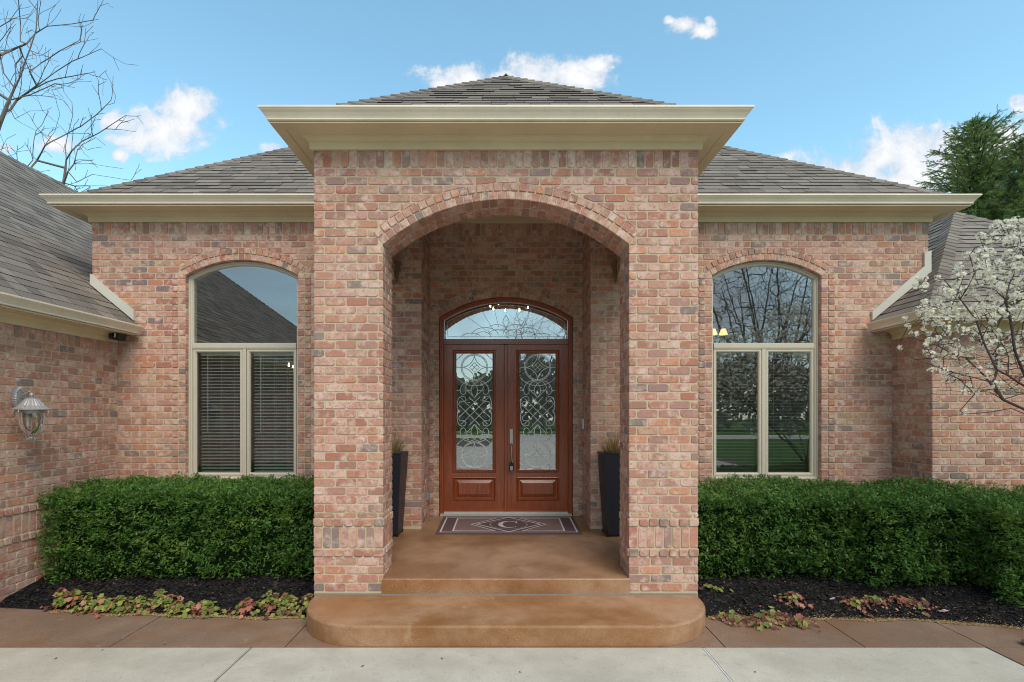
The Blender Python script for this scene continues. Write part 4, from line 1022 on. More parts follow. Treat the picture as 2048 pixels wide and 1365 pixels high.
# little stone at the right frame edge
def blob(name, c, r, m, sq=(1,1,.6), sub=3, amp=.15):
    import bmesh
    b = bmesh.new(); bmesh.ops.create_icosphere(b, subdivisions=sub, radius=1)
    for v in b.verts:
        d = 1+amp*noise.noise(v.co*1.7+Vector(c)); v.co = Vector((v.co.x*sq[0]*r*d, v.co.y*sq[1]*r*d, v.co.z*sq[2]*r*d))
    me = bpy.data.meshes.new(name); b.to_mesh(me); b.free(); me.materials.append(m); me.polygons.foreach_set('use_smooth', [True]*len(me.polygons))
    o = bpy.data.objects.new(name, me); o.location = c; COL.objects.link(o); return o
x, y = gp(2062, 1292); o = blob('stone', (x, y, .03), .055, m_simple('pale_stone', (.38,.33,.27), .9)); tag(o, 'small pale stone on the walk at the right frame edge', 'stone')
# ------------------------------------------------------------------ hedges
yew = m_leaf('yew_needles', [(0,(.060,.160,.034)),(.22,(.095,.220,.042)),(.45,(.034,.095,.024)),(.62,(.145,.31,.050)),(.8,(.065,.170,.036)),(.93,(.28,.43,.07))], .42, 3.0, spec=.4)
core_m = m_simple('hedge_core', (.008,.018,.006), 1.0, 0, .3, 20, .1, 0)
twig_m = m_bark('hedge_twig', (.12,.08,.05))
SPR = []                                      # sprig template: needles along a stem, unit = metres
for k in range(7):
    t = k/6; y = .010+.042*t; l = .017*(1-.45*t)
    for s in (-1, 1):
        a = math.radians(52-12*t); d = (s*math.sin(a), math.cos(a)); w = .0026
        px_, py_ = -d[1]*w, d[0]*w
        SPR.append([(0, y-w, 0), (0+d[0]*l*.6+px_, y+d[1]*l*.6+py_, .002*k%3*.001), (d[0]*l, y+d[1]*l, -.003), (d[0]*l*.6-px_, y+d[1]*l*.6-py_, .001)])
SPR.append([(-.003,.045,0),(0,.040,0),(.003,.045,0),(0,.068,.001)])
SPR = np.array(SPR)                            # (m,4,3)
def place(T, pos, dirs, ups, scale):
    d = dirs/np.linalg.norm(dirs, axis=1, keepdims=True); x = np.cross(d, ups); x /= (np.linalg.norm(x, axis=1, keepdims=True)+1e-9); z = np.cross(x, d)
    out = (x[:, None, None, :]*T[None, :, :, 0:1]+d[:, None, None, :]*T[None, :, :, 1:2]+z[:, None, None, :]*T[None, :, :, 2:3])*scale[:, None, None, None]+pos[:, None, None, :]
    return out.reshape(-1, 3)
def nz(x, y, z, s): return noise.noise(Vector((x*s, y*s, z*s)))
def hedge(name, label, boxes, dens, loc, gaps, parent_core=True):
    t = thing(name, loc, label, 'hedge'); P = []; D = []
    mbc = MB()
    for (x0, x1, y0, y1, z0, z1, sides) in boxes:
        rd = .16
        areas = {'f': (x1-x0)*(z1-z0), 't': (x1-x0)*(y1-y0), 'l': (y1-y0)*(z1-z0), 'r': (y1-y0)*(z1-z0)}
        for sd in sides:
            for i in range(int(areas[sd]*dens)):
                u, v = rnd.random(), rnd.random()
                if sd == 'f': p = Vector((x0+(x1-x0)*u, y0, z0+(z1-z0)*v)); n = Vector((0,-1,0))
                elif sd == 't': p = Vector((x0+(x1-x0)*u, y0+(y1-y0)*v, z1)); n = Vector((0,0,1))
                elif sd == 'l': p = Vector((x0, y0+(y1-y0)*u, z0+(z1-z0)*v)); n = Vector((-1,0,0))
                else: p = Vector((x1, y0+(y1-y0)*u, z0+(z1-z0)*v)); n = Vector((1,0,0))
                # round the top front edge and tuck the foot in
                cz = z1-rd
                if p.z > cz and sd in 'flr':
                    a = (p.z-cz)/rd*PI/4; p.z = cz+rd*math.sin(a); p -= n*rd*(1-math.cos(a)); n = (n*math.cos(a)+Vector((0,0,1))*math.sin(a))
                if sd == 't' and p.y < y0+rd:
                    a = (y0+rd-p.y)/rd*PI/4; p.z = z1-rd*(1-math.cos(a)); p.y = y0+rd-rd*math.sin(a); n = (Vector((0,0,1))*math.cos(a)+Vector((0,-1,0))*math.sin(a))
                if sd != 't': 
                    k = max(0, (z0+.30-p.z)/.30); 
                    if rnd.random() < k*.55: continue
                    p -= n*.16*k*k
                big = nz(p.x, p.y, p.z, 2.1)*.085+nz(p.x, p.y, p.z, 5.5)*.075; fine = nz(p.x+9, p.y, p.z, 14)*.055
                hole = False
                for gx, gz, gr in gaps:
                    if sd == 'f' and math.hypot((p.x-gx), (p.z-gz)*1.2) < gr*(1+nz(p.x, 0, p.z, 9)*.8): hole = True
                if hole and rnd.random() < .85: continue
                if nz(p.x+3, p.y+5, p.z, 8.5) < -.22 and rnd.random() < .85: p -= n*.11
                depth = rnd.random()**1.7*.11
                p = p+n*(big+fine-depth); P.append(p)
                j = Vector((rnd.gauss(0,.6), rnd.gauss(0,.6), rnd.gauss(.1,.5))); D.append(n*(.45 if sd == 't' else .75)+j)
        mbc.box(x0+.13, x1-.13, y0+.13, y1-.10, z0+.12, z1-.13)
    P = np.array([tuple(p-Vector((0,0,0))) for p in P]); D = np.array([tuple(d) for d in D]); N = len(P)
    ups = np.array([[0,0,1.0]])+nr.normal(0, .6, (N, 3))
    Q = place(SPR, P-D/np.linalg.norm(D, axis=1, keepdims=True)*.03, D, ups, nr.uniform(.46, .80, N))
    quads('foliage', Q, 4, yew, parent=t)
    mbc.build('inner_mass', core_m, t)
    # stems at the foot
    ms = MB()
    for (x0, x1, y0, y1, z0, z1, sides) in boxes:
        n = int((x1-x0)/.28)
        for i in range(n):
            x = x0+.15+(x1-x0-.3)*(i+rnd.random()*.6)/n; y = y0+rnd.uniform(.25, .5)
            for k in range(4):
                ms.tube([(x+rnd.uniform(-.03,.03), y, .02), (x+rnd.uniform(-.1,.1), y-.02, z0+.1), (x+rnd.uniform(-.22,.22), y-rnd.uniform(0,.2), z0+.38)], [.014,.010,.005], 6)
    ms.build('stems', twig_m, t)
    return t
hedge('yew_hedge', 'clipped dark green yew hedge under the left window', [(-4.87, -1.86, 5.28, 6.44, .06, 1.075, 'ftl')], 6800, (-3.4, 5.9, .1), [(-2.92, .36, .11), (-4.2, .5, .07), (-3.3, .28, .09)])
hedge('yew_hedge', 'long clipped dark green yew hedge under the right window running to the right frame edge',
      [(1.86, 3.72, 5.21, 6.44, .10, 1.055, 'ftr'), (3.60, 4.85, 5.02, 6.44, .07, 1.055, 'ft'), (4.62, 6.4, 4.68, 5.86, .03, 1.05, 'ftl')], 6300, (3.8, 5.8, .1), [(2.55, .66, .05), (3.66, .30, .06), (3.1, .55, .05), (4.3, .5, .05)])
# ------------------------------------------------------------------ coral bells along the bed edge
hg = m_leaf('coral_bell_green', [(0,(.20,.26,.05)),(.25,(.30,.33,.075)),(.45,(.13,.19,.04)),(.62,(.36,.36,.11)),(.78,(.26,.17,.06)),(.88,(.10,.05,.035))], .6, 9)
hr = m_leaf('coral_bell_red', [(0,(.40,.15,.10)),(.25,(.50,.24,.16)),(.5,(.24,.09,.06)),(.7,(.34,.12,.09)),(.88,(.15,.06,.04))], .6, 9)
hd = m_leaf('coral_bell_dead', [(0,(.40,.20,.13)),(.3,(.26,.10,.075)),(.55,(.48,.28,.19)),(.8,(.15,.06,.05))], .8, 9)
def lobed(s):
    pts = []; n = 24
    for i in range(n):
        a = 2*PI*i/n; r = s*(.88+.12*math.cos(5*a)+.04*math.cos(12*a))*(1 if abs(a-PI) > .35 else .6); pts.append((r*math.cos(a), r*math.sin(a)))
    return pts
def clump(px0, px1, pyb, nleaf, mixr, label, dead=0, hgt=.135, sz=.032):
    x0, y0 = gp(px0, pyb, .03); x1, _ = gp(px1, pyb, .03)
    t = thing('coral_bells', ((x0+x1)/2, y0+.1, .02), label, 'plant', 'coral bells planted along the edge of the mulch beds')
    sets = {0: MB(), 1: MB(), 2: MB()}; st = MB(); nc = max(1, int((x1-x0)/.16)); cs = [(x0+(x1-x0)*(i+.5)/nc+rnd.uniform(-.03,.03), y0+rnd.uniform(.0, .14)) for i in range(nc)]
    for i in range(int(nleaf*2.1)):
        cx, cy = rnd.choice(cs); a = rnd.uniform(0, 6.28); r = abs(rnd.gauss(0, .075)); x, y = cx+r*math.cos(a), cy+r*math.sin(a)*.8
        k = 2 if rnd.random() < dead else (1 if mixr and rnd.random() < mixr*.25+(.7 if nz(x, y, 0, 9) > .18 else 0) else 0)
        z = max(.0, bed_h(x, y))+.015+hgt*rnd.random()*(1-min(1, r/.17))*(.45 if k == 2 else 1)
        s = sz*.80*rnd.uniform(.5, 1.3)*(.62 if k == 2 else 1); tilt = Vector((math.cos(a)*rnd.uniform(.1,.9), math.sin(a)*.5-.45, 1)).normalized(); u = tilt.orthogonal().normalized(); w = tilt.cross(u); c = Vector((x, y, z)); cup = rnd.uniform(-.2, .5)*(3 if k == 2 else 1)
        pl = lobed(s); n = len(pl); vs = [tuple(c+u*p[0]+w*p[1]+tilt*(cup*(p[0]**2+p[1]**2)/s*(1 if j % 4 else .6))) for j, p in enumerate(pl)]+[tuple(c-tilt*.003)]
        sets[k].add(vs, [(j, (j+1) % n, n) for j in range(n)])
        if rnd.random() < .5 and nleaf > 50: st.tube([(cx, cy, bed_h(cx, cy)), ((cx+x)/2, (cy+y)/2, z*.7), (x, y, z-.003)], .0016, 4)
    if dead:
        for i in range(int(nleaf*dead*.5)):
            cx, cy = rnd.choice(cs); a = rnd.uniform(0, 6.28); l = rnd.uniform(.05, .16); st.tube([(cx, cy, .03), (cx+l*.5*math.cos(a), cy+l*.4*math.sin(a), .06), (cx+l*math.cos(a), cy+l*.8*math.sin(a), .03)], .002, 4)
    for k, nm, m in ((0, 'leaves', hg), (1, 'red_leaves', hr), (2, 'withered_leaves', hd)):
        if sets[k].v: sets[k].build(nm, m, t)
    if st.v: st.build('stems', m_simple('coral_stem', (.22,.09,.07), .8), t)
clump(85, 195, 1214, 80, .25, 'low green and yellow coral bells at the far left end of the bed')
clump(178, 318, 1221, 170, .45, 'largest clump of coral bells left of the step, mixed green and rosy red')
clump(322, 425, 1228, 100, .2, 'yellow green coral bells in the middle of the left bed edge')
clump(466, 540, 1228, 70, .55, 'pinkish coral bells clump second from the entry step on the left', .15)
clump(535, 628, 1230, 110, .3, 'green coral bells clump touching the left side of the entry step')
clump(1448, 1625, 1244, 300, .25, 'wide withered coral bells with a few fresh green leaves right of the step', .8, .07)
clump(1432, 1460, 1206, 8, .0, 'two fresh green coral bell leaves beside the right pier', 0, .05)
clump(1575, 1625, 1216, 45, .8, 'reddish coral bells patch behind the wide withered clump', .5, .07)
clump(1690, 1790, 1222, 110, .7, 'low withered red coral bells in the middle of the right bed', .75, .05)
clump(1795, 1868, 1220, 80, .8, 'dark red withered coral bells nearest the right frame edge', .9, .05)
# ------------------------------------------------------------------ trees
def tube_tree(nodes, parent, rad, name, mat, par, smin=3):
    """nodes (n,3), parent index per node (-1 root) -> one mesh of tapered segments"""
    V = []; F = []; nodes = [Vector(p) for p in nodes]
    for i, p in enumerate(parent):
        if p < 0: continue
        a, b = nodes[p], nodes[i]; d = b-a
        if d.length < 1e-5: continue
        r0, r1 = min(rad[p], rad[i]*1.35), rad[i]; sides = 8 if r1 > .05 else 6 if r1 > .015 else 4 if r1 > .006 else 3
        d.normalize(); u = d.orthogonal().normalized(); w = d.cross(u); n = len(V)
        for c, r in ((a, r0), (b, r1)):
            for k in range(sides): q = 2*PI*k/sides; V.append(tuple(c+(u*math.cos(q)+w*math.sin(q))*r))
        for k in range(sides): F.append((n+k, n+(k+1) % sides, n+sides+(k+1) % sides, n+sides+k))
    mb = MB(); mb.v = V; mb.f = F; mb.m = [0]*len(F); return mb.build(name, mat, par, smooth=True)
def grow(limbs, targets, rng, seg=.25, wob=.06, lift=.15, bias=None):
    """limbs: polylines already in the tree (first point of later ones snaps to the nearest node); targets: twig tips to reach"""
    nodes = []; par = []
    for li, pl in enumerate(limbs):
        pl = [Vector(p) for p in pl]
        if li == 0: nodes.append(pl[0]); par.append(-1); last = 0
        else: last = min(range(len(nodes)), key=lambda i: (nodes[i]-pl[0]).length)
        for a, b in zip(pl[:-1], pl[1:]):
            n = max(1, int((b-a).length/seg))
            for k in range(n):
                q = a+(b-a)*(k+1)/n+Vector((rng.gauss(0,1), rng.gauss(0,1), rng.gauss(0,1)))*wob*.35*seg*4*.25
                nodes.append(q); par.append(last); last = len(nodes)-1
    cap = len(nodes)+len(targets)*8+10; A = np.zeros((cap, 3)); A[:len(nodes)] = [tuple(n) for n in nodes]; cnt = len(nodes); skel = cnt
    T = sorted([Vector(t) for t in targets], key=lambda t: min((t-nodes[i]).length for i in range(0, skel, max(1, skel//40))))
    tips = []
    for t in T:
        d = np.linalg.norm(A[:cnt]-np.array(t), axis=1)
        # prefer nodes below / inside the target so that twigs run outward
        pen = np.maximum(0, A[:cnt, 2]-t.z)*.8; i = int(np.argmin(d+pen)); a = Vector(A[i]); L_ = (t-a).length
        if L_ < .02: continue
        n = max(1, min(6, int(L_/seg)+1)); last = i; dirp = (a-Vector(A[par[i]])).normalized() if par[i] >= 0 else Vector((0,0,1))
        c1 = a+dirp*L_*.35; 
        for k in range(1, n+1):
            s = k/n; q = a*(1-s)**2+c1*2*s*(1-s)+t*s*s
            if k < n: q += Vector((rng.gauss(0,1), rng.gauss(0,1), rng.gauss(0,1)))*wob*L_*.5
            A[cnt] = q; par.append(last); last = cnt; cnt += 1
        tips.append(last)
    return A[:cnt], par, tips
def pipe(nodes, par, r_tip, p=.47, rmax=None):
    n = len(par); w = np.zeros(n); ch = np.zeros(n, int)
    for i in range(n-1, -1, -1):
        if ch[i] == 0: w[i] = 1
        if par[i] >= 0: w[par[i]] += w[i]; ch[par[i]] += 1
    return r_tip*w**p
# nodes of children always come after their parent, so one backward pass is enough
def at(px, py, D): return ((px-1012)*D/1020, D, 1.872+(828-py)*D/1020)
def bare_tree(label, limbs_px, D, spread, ntw, seed, r_tip=.012, trunk_foot=None, p=.47, region=None, group=None, name='bare_tree'):
    rg = random.Random(seed); limbs = [[at(x, y, D+rg.uniform(-.6, .6)*(0 if li == 0 else 1)) for x, y in pl] for li, pl in enumerate(limbs_px)]
    if trunk_foot is not None: limbs[0] = [trunk_foot]+limbs[0]
    nodes, par, tips = grow(limbs, [], rg, .28, .03); nodes = [Vector(q) for q in nodes]; par = list(par); n_main = len(nodes)
    def twig(base, dr, ln, depth):
        q = nodes[base]; last = base; st = .16; ns_ = max(2, int(ln/st)); side = rg.choice((-1, 1))
        for k in range(ns_):
            dr = (dr+Vector((rg.gauss(0,.10), rg.gauss(0,.10), rg.gauss(.03,.10)))).normalized(); q = q+dr*st; nodes.append(q.copy()); par.append(last); last = len(nodes)-1
            if depth < 3 and k > 0 and rg.random() < .42:
                side = -side; s = dr.cross(Vector((0,-1,0))).normalized()*side+Vector((0, rg.gauss(0,.4), 0)); twig(last, (dr*.85+s*rg.uniform(.4,.75)).normalized(), ln*(1-k/ns_)*rg.uniform(.4,.8)+.1, depth+1)
    for i in range(1, n_main):
        if nodes[i].z < 3.5: continue
        dr = (nodes[i]-nodes[par[i]]).normalized()
        if rg.random() < ntw/26:
            s = dr.cross(Vector((0,-1,0))).normalized()*rg.choice((-1, 1))+Vector((0, rg.gauss(0,.6), 0)); twig(i, (dr*.8+s*rg.uniform(.5,.9)+Vector((.08,0,.10))).normalized(), spread*rg.uniform(.5, 1.5), 1)
    rad = pipe(nodes, par, r_tip, p)
    f = limbs[0][0]; t = thing(name, (f[0], f[1], max(0, f[2]) if trunk_foot is None else 0), label, 'tree', group)
    ns = sum(max(1, int((Vector(b)-Vector(a)).length/.28)) for a, b in zip(limbs[0][:-1], limbs[0][1:]))+1
    # split the trunk (first limb) from the crown
    tp = [par[i] if i < ns else -2 for i in range(len(par))]; 
    tube_tree(nodes[:ns], par[:ns], rad[:ns], 'trunk', M['bark'], t)
    cp = [-1 if i < ns else par[i] for i in range(len(par))]; tube_tree(nodes, cp, rad, 'crown', M['bark'], t)
    return t
bare_tree('large bare tree at the upper left with thick forking limbs', [[(-60,420),(0,246),(18,201),(41,152),(61,94),(72,61),(76,0),(80,-60)], [(-90,150),(0,111),(25,100),(53,88),(72,66),(94,53),(144,48),(197,39)],
    [(8,238),(33,201),(74,172),(111,144),(144,123),(203,98)], [(74,172),(115,158),(191,144)], [(53,148),(82,127),(119,103),(158,82)], [(18,201),(5,150),(-5,100)], [(41,95),(41,50),(36,-10)], [(61,94),(30,130),(33,170)], [(0,246),(-30,180),(-40,60)],
    [(10,160),(2,120),(-10,60)], [(94,53),(100,25),(112,10)], [(33,201),(60,190),(110,168),(150,176)], [(0,246),(30,238),(60,222)]], 15, .8, 13, 3, .0056, (-16.5, 15, 0), .45)
bare_tree('smaller bare tree rising behind the garage roof ridge at left', [[(127,420),(127,369),(133,320),(131,295),(135,271),(146,230),(144,205)], [(133,312),(164,283),(197,267),(250,232)], [(66,336),(90,291),(135,267),(160,254),(193,230),(222,201)],
    [(124,360),(148,328),(181,328),(246,338)], [(139,373),(185,349),(262,361)], [(66,336),(40,345),(-5,352)], [(66,336),(66,290),(72,262)], [(127,369),(66,336)], [(139,373),(180,372),(215,372)], [(90,291),(110,262),(120,228)], [(148,328),(155,300),(165,290)]], 19, .72, 12, 8, .0072, (-16.3, 19, 0), .42)
# spruce
needle_m = m_leaf('spruce_needles', [(0,(.18,.29,.09)),(.3,(.25,.38,.11)),(.55,(.12,.21,.07)),(.75,(.32,.46,.13)),(.92,(.42,.50,.16))], .6, .9)
def spruce(label, x, y, H_, R_, seed, rings=34, top=1.0, group=None):
    rg = random.Random(seed); t = thing('spruce_tree', (x, y, 0), label, 'tree', group); mb = MB(); mb.tube([(x, y, 0), (x, y, H_*.6), (x+.05, y, H_)], [.30, .15, .02], 8); mb.build('trunk', M['bark2'], t)
    br = MB(); P = []; D = []; z0 = H_*.25
    for i in range(rings):
        f = i/(rings-1); z = z0+(H_-.25-z0)*f; n = 9 if f < .8 else 7; rr = R_*(1-f)**.62+.15
        for k in range(n):
            a = 2*PI*k/n+i*1.3+rg.uniform(-.3,.3); l = rr*rg.uniform(.65, 1.12); up = .10+.65*f; p = Vector((x, y, z)); d = Vector((math.cos(a), math.sin(a), up)).normalized(); pts = [p]; ns = max(3, int(l/.22)); st = l/ns
            for s in range(ns):
                d = (d+Vector((0,0,(-.10 if s < ns*.6 else .16)))*(1.1-f)).normalized(); p = p+d*st; pts.append(p)
            br.tube([tuple(q) for q in pts], [.022*(1-j/len(pts))+.005 for j in range(len(pts))], 4)
            for j, q in enumerate(pts[1:]):
                td = (pts[j+1]-pts[j]).normalized(); side = td.cross(Vector((0,0,1))).normalized()
                for m in range(5 if l > .6 else 4):
                    s = rg.choice((-1, 1)); ln = rg.uniform(.14, .42)*(1.15-j/len(pts)*.6)*(1 if l > .5 else .5); dd = (td*rg.uniform(.3, 1)+side*s*rg.uniform(.2, 1)+Vector((0,0,rg.uniform(-.75,.15)))).normalized(); b = q-td*rg.uniform(0, st)
                    br.tube([tuple(b), tuple(b+dd*ln)], [.006, .003], 3, cap=False)
                    for e in range(int(ln/.018)): P.append(b+dd*ln*rg.random()); D.append(dd+Vector((rg.gauss(0,.55), rg.gauss(0,.55), rg.gauss(0,.55))))
                P.append(q); D.append(td)
    for k in range(6): P.append(Vector((x, y, H_-.1*k))); D.append(Vector((rg.uniform(-.3,.3), 0, 1)))
    br.build('branches', M['bark2'], t)
    P = np.array([tuple(p) for p in P]); D = np.array([tuple(d) for d in D]); T = np.array([[(-.006,0,0),(.006,0,0),(.003,.075,0),(-.003,.075,0)],[(0,0,-.006),(0,0,.006),(0,.07,.003),(0,.07,-.003)]])*1.0
    quads('needles', place(T, P, D, nr.normal(0, 1, P.shape), nr.uniform(.7, 1.3, len(P))), 4, needle_m, parent=t); return t
x, y, z = at(1952, 232, 17); spruce('tall dark green spruce with bare tip rising beyond the right roof corner', x, y, z, 3.7, 4, 42, group='spruces behind the right wing')
x, y, z = at(2052, 268, 16); spruce('second spruce cut by the right frame edge beside the taller one', x, y, z, 3.6, 9, 36, group='spruces behind the right wing')
# blossoming pear
blo = m_leaf('white_petal', [(0,(.93,.90,.80)),(.5,(.90,.88,.76)),(.85,(.82,.82,.62))], .6, 8, trans=.45)
bud = m_leaf('young_leaf', [(0,(.30,.34,.12)),(.5,(.38,.38,.18)),(.8,(.34,.22,.13))], .6)
def pear():
    rg = random.Random(21); fx, fy = 5.45, 4.05
    t = thing('flowering_pear_tree', (fx, fy, 0), 'white flowering pear tree reaching in from the right frame edge', 'tree')
    A_ = lambda px, py, D: at(px, py, D)
    trunk = [(fx, fy, 0), (fx-.02, fy, .55), (fx-.05, fy+.05, 1.1)]
    limbs = [trunk, [(fx-.05, fy+.05, 1.0), A_(2110, 850, 4.25), A_(2010, 800, 4.35), A_(1985, 768, 4.4), A_(1900, 745, 4.5), A_(1830, 720, 4.6)], [A_(2010,800,4.35), A_(1970,755,4.3), A_(1930,715,4.2), A_(1870,690,4.1), A_(1822,675,4.0)],
             [A_(2110,850,4.25), A_(2060,780,4.2), A_(2030,700,4.1), A_(2010,600,4.1), A_(2045,500,4.2)], [A_(2060,780,4.2), A_(1995,740,4.0), A_(1950,640,4.0), A_(1890,560,4.1)], [A_(1985,768,4.4), A_(2000,690,4.7), A_(1960,600,4.8)],
             [(fx, fy, 1.0), (fx+.1, fy, 2.0), (fx+.05, fy-.1, 3.6)], [(fx, fy, 1.0), (fx+.7, fy-.2, 1.9), (fx+1.1, fy-.3, 3.0)], [(fx, fy, 1.0), (fx-.3, fy-.9, 1.9), (fx-.9, fy-1.5, 2.7)], [(fx, fy, 1.0), (fx+.3, fy-1.0, 2.0), (fx+.4, fy-1.5, 3.3)],
             [(fx, fy, 1.0), (fx+.4, fy+.5, 2.0), (fx+.3, fy+.6, 3.2)], [A_(2110, 850, 4.25), A_(2020, 815, 4.2), A_(1930, 832, 4.1), A_(1890,838,4.0)], [(fx-.05, fy+.05, 1.1), (fx-.6, fy-.3, 1.8), (fx-1.3, fy-.9, 2.5)]]
    tg = []; W = []
    # visible fringe: sample the image region seen from the front at the depths of the crown
    def inside(px, py):
        e = 1800 if 640 < py < 720 else 1830 if 560 < py <= 640 else 1862 if py >= 720 else 1895+max(0, 560-py)*.75
        return px > e
    c = 0
    while c < 1000:
        px, py = rg.uniform(1790, 2140), rg.uniform(440, 790)
        if inside(px, py) and rg.random() < (.35+.65*min(1, (px-1790)/200)): tg.append(A_(px, py, rg.uniform(3.8, 5.0))); W.append(1); c += 1
    c = 0
    while c < 780:
        v = Vector((rg.gauss(0,1), rg.gauss(0,1), rg.gauss(0,1))).normalized()*rg.random()**.4; q = Vector((fx+.15, fy-.55, 2.75))+Vector((v.x*1.9, v.y*1.75, v.z*1.5))
        px = 1012+q.x*1020/max(.3, q.y)
        if px < 2090: continue
        tg.append(tuple(q)); c += 1
    nodes, par, tips = grow(limbs, tg, rg, .16, .13)
    rad = pipe(nodes, par, .0021, .335)
    ns = len([1 for a, b in zip(trunk[:-1], trunk[1:]) for _ in range(max(1, int((Vector(b)-Vector(a)).length/.16)))])+1
    tube_tree(nodes[:ns], par[:ns], rad[:ns], 'trunk', M['bark2'], t); tube_tree(nodes, [-1 if i < ns else par[i] for i in range(len(par))], rad, 'branches', M['bark2'], t)
    P = []; LF = []
    sel = [i for i in range(ns, len(nodes)) if rad[i] < .0068]
    for i in sel:
        if nodes[i][2] < 1.35: continue
        q = Vector(nodes[i]); px = 1012+q.x*1020/max(.3, q.y); py = 828-(q.z-1.872)*1020/max(.3, q.y)
        dens = .80 if py < 640 else .45 if py < 720 else .16
        dens *= 1.35 if nz(q.x, q.y, q.z, 3.2) > -.05 else .35
        if rg.random() > dens+(.15 if i in tips else 0): continue
        R_ = rg.uniform(.016, .034)
        for k in range(rg.randint(9, 16)):
            d = Vector((rg.gauss(0,1), rg.gauss(0,1), rg.gauss(.3,1))).normalized(); c_ = q+d*R_*rg.uniform(.6, 1.1)+Vector((0,0,.012)); u = (d.orthogonal()).normalized(); w = d.cross(u); s = rg.uniform(.0085, .0132); o_ = rg.random()*2
            for f in range(5):                  # five petals
                a = o_+f*2*PI/5; e = u*math.cos(a)+w*math.sin(a); g_ = u*math.cos(a+PI/2)+w*math.sin(a+PI/2); P += [c_, c_+e*s*.6+g_*s*.42+d*s*.15, c_+e*s*1.15+d*s*.35, c_+e*s*.6-g_*s*.42+d*s*.15]
        for k in range(3):
            d = Vector((rg.gauss(0,1), rg.gauss(0,1), rg.gauss(0,1))).normalized(); c_ = q+d*.01; g_ = d.orthogonal().normalized()*.005; l = rg.uniform(.015, .035); LF += [c_, c_+d*l*.5+g_, c_+d*l, c_+d*l*.5-g_]
    quads('blossom', [tuple(v) for v in P], 4, blo, parent=t); quads('young_leaves', [tuple(v) for v in LF], 4, bud, parent=t)
pear()
# trees across the drive: seen mirrored in the windows and doors
def far_tree(x, y, Ht, R_, seed, n=520):
    rg = random.Random(seed); trunk = [(x, y, 0), (x+.1, y, Ht*.18), (x, y+.1, Ht*.32)]
    limbs = [trunk]+[[(x, y, Ht*(.16+.03*k)), (x+math.cos(k*1.7)*R_*.35, y+math.sin(k*1.7)*R_*.35, Ht*.42), (x+math.cos(k*1.7+.2)*R_*.6, y+math.sin(k*1.7+.2)*R_*.6, Ht*.72)] for k in range(6)]
    tg = []
    for i in range(n):
        v = Vector((rg.gauss(0,1), rg.gauss(0,1), rg.gauss(0,1))).normalized()*rg.random()**.33; tg.append((x+v.x*R_, y+v.y*R_, Ht*.60+v.z*Ht*.40))
    nodes, par, tips = grow(limbs, tg, rg, .5, .10); rad = pipe(nodes, par, .008, .46)
    t = thing('bare_tree', (x, y, 0), 'bare tree across the drive seen only as a reflection in the glass', 'tree', 'bare trees mirrored in the window and door glass')
    ns = sum(max(1, int((Vector(b)-Vector(a)).length/.5)) for a, b in zip(trunk[:-1], trunk[1:]))+1
    tube_tree(nodes[:ns], par[:ns], rad[:ns], 'trunk', M['bark'], t); tube_tree(nodes, [-1 if i < ns else par[i] for i in range(len(par))], rad, 'crown', M['bark'], t); return t
ft = far_tree(12.3, -11, 13.5, 5.2, 31, 900)
ft2 = far_tree(3.4, -34, 13, 4.6, 32, 1000)
def dup(o, loc, rz, s):
    c = copy_tree(o); c.location = loc; c.rotation_euler = (0, 0, rz); c.scale = (s, s, s); return c
dup(ft2, (17, -20, 0), 2.2, 1.15); dup(ft2, (8.5, -30, 0), 3.0, 1.1); dup(ft2, (24, -30, 0), 5.0, 1.2)
# far wooded edge
def wood_edge():
    P = []; rg = random.Random(3)
    for i in range(24000):
        x = rg.uniform(-80, 80); h = 7.5+2.6*nz(x, 0, 0, .12)+1.8*nz(x, 4, 0, .5); z = rg.random()**.7*h; y = -48+rg.uniform(-2, 2)
        s = rg.uniform(.15, .5); a = rg.uniform(0, PI); u = Vector((math.cos(a), rg.uniform(-.4,.4), math.sin(a)))*s; w = Vector((-math.sin(a), rg.uniform(-.4,.4), math.cos(a)))*s*.35; c = Vector((x, y, z)); P += [c-u-w, c+u-w, c+u+w, c-u+w]
    o = quads('distant_wood', [tuple(v) for v in P], 4, m_leaf('wood_edge', [(0,(.24,.21,.16)),(.4,(.33,.29,.23)),(.7,(.19,.22,.13)),(.9,(.38,.34,.28))], .9)); tag(o, kind='stuff')
wood_edge()
# ------------------------------------------------------------------ sky, sun, camera
SUN_EL, SUN_AZ = 50, 24                       # degrees; azimuth from straight behind the camera towards the right
W_ = bpy.data.worlds.new('World'); SC.world = W_; W_.use_nodes = True; nt = W_.node_tree; nt.nodes.clear()
class WT_(NT):
    def __init__(s): s.t = nt; s.out = nt.nodes.new('ShaderNodeOutputWorld')
w = WT_()
sky = w.n('TexSky', sky_type='NISHITA', sun_disc=False, sun_elevation=math.radians(SUN_EL), sun_rotation=math.radians(180-SUN_AZ), altitude=200, air_density=1.0, dust_density=.6, ozone_density=1.6)
gen = w.n('TexCoord').outputs['Generated']; sep = w.n('SeparateXYZ', Vector=gen)
ymax = w.math('MAXIMUM', sep.outputs[1], .02)
px_, pz_ = w.math('DIVIDE', sep.outputs[0], ymax), w.math('DIVIDE', sep.outputs[2], ymax)   # direction as tangents about north
pv = w.n('CombineXYZ'); w.link(px_, pv.inputs[0]); w.link(pz_, pv.inputs[1])
n_big = w.noise(pv.outputs[0], 13, 8, .62, .35); n_fine = w.noise(pv.outputs[0], 48, 6, .65, .2)
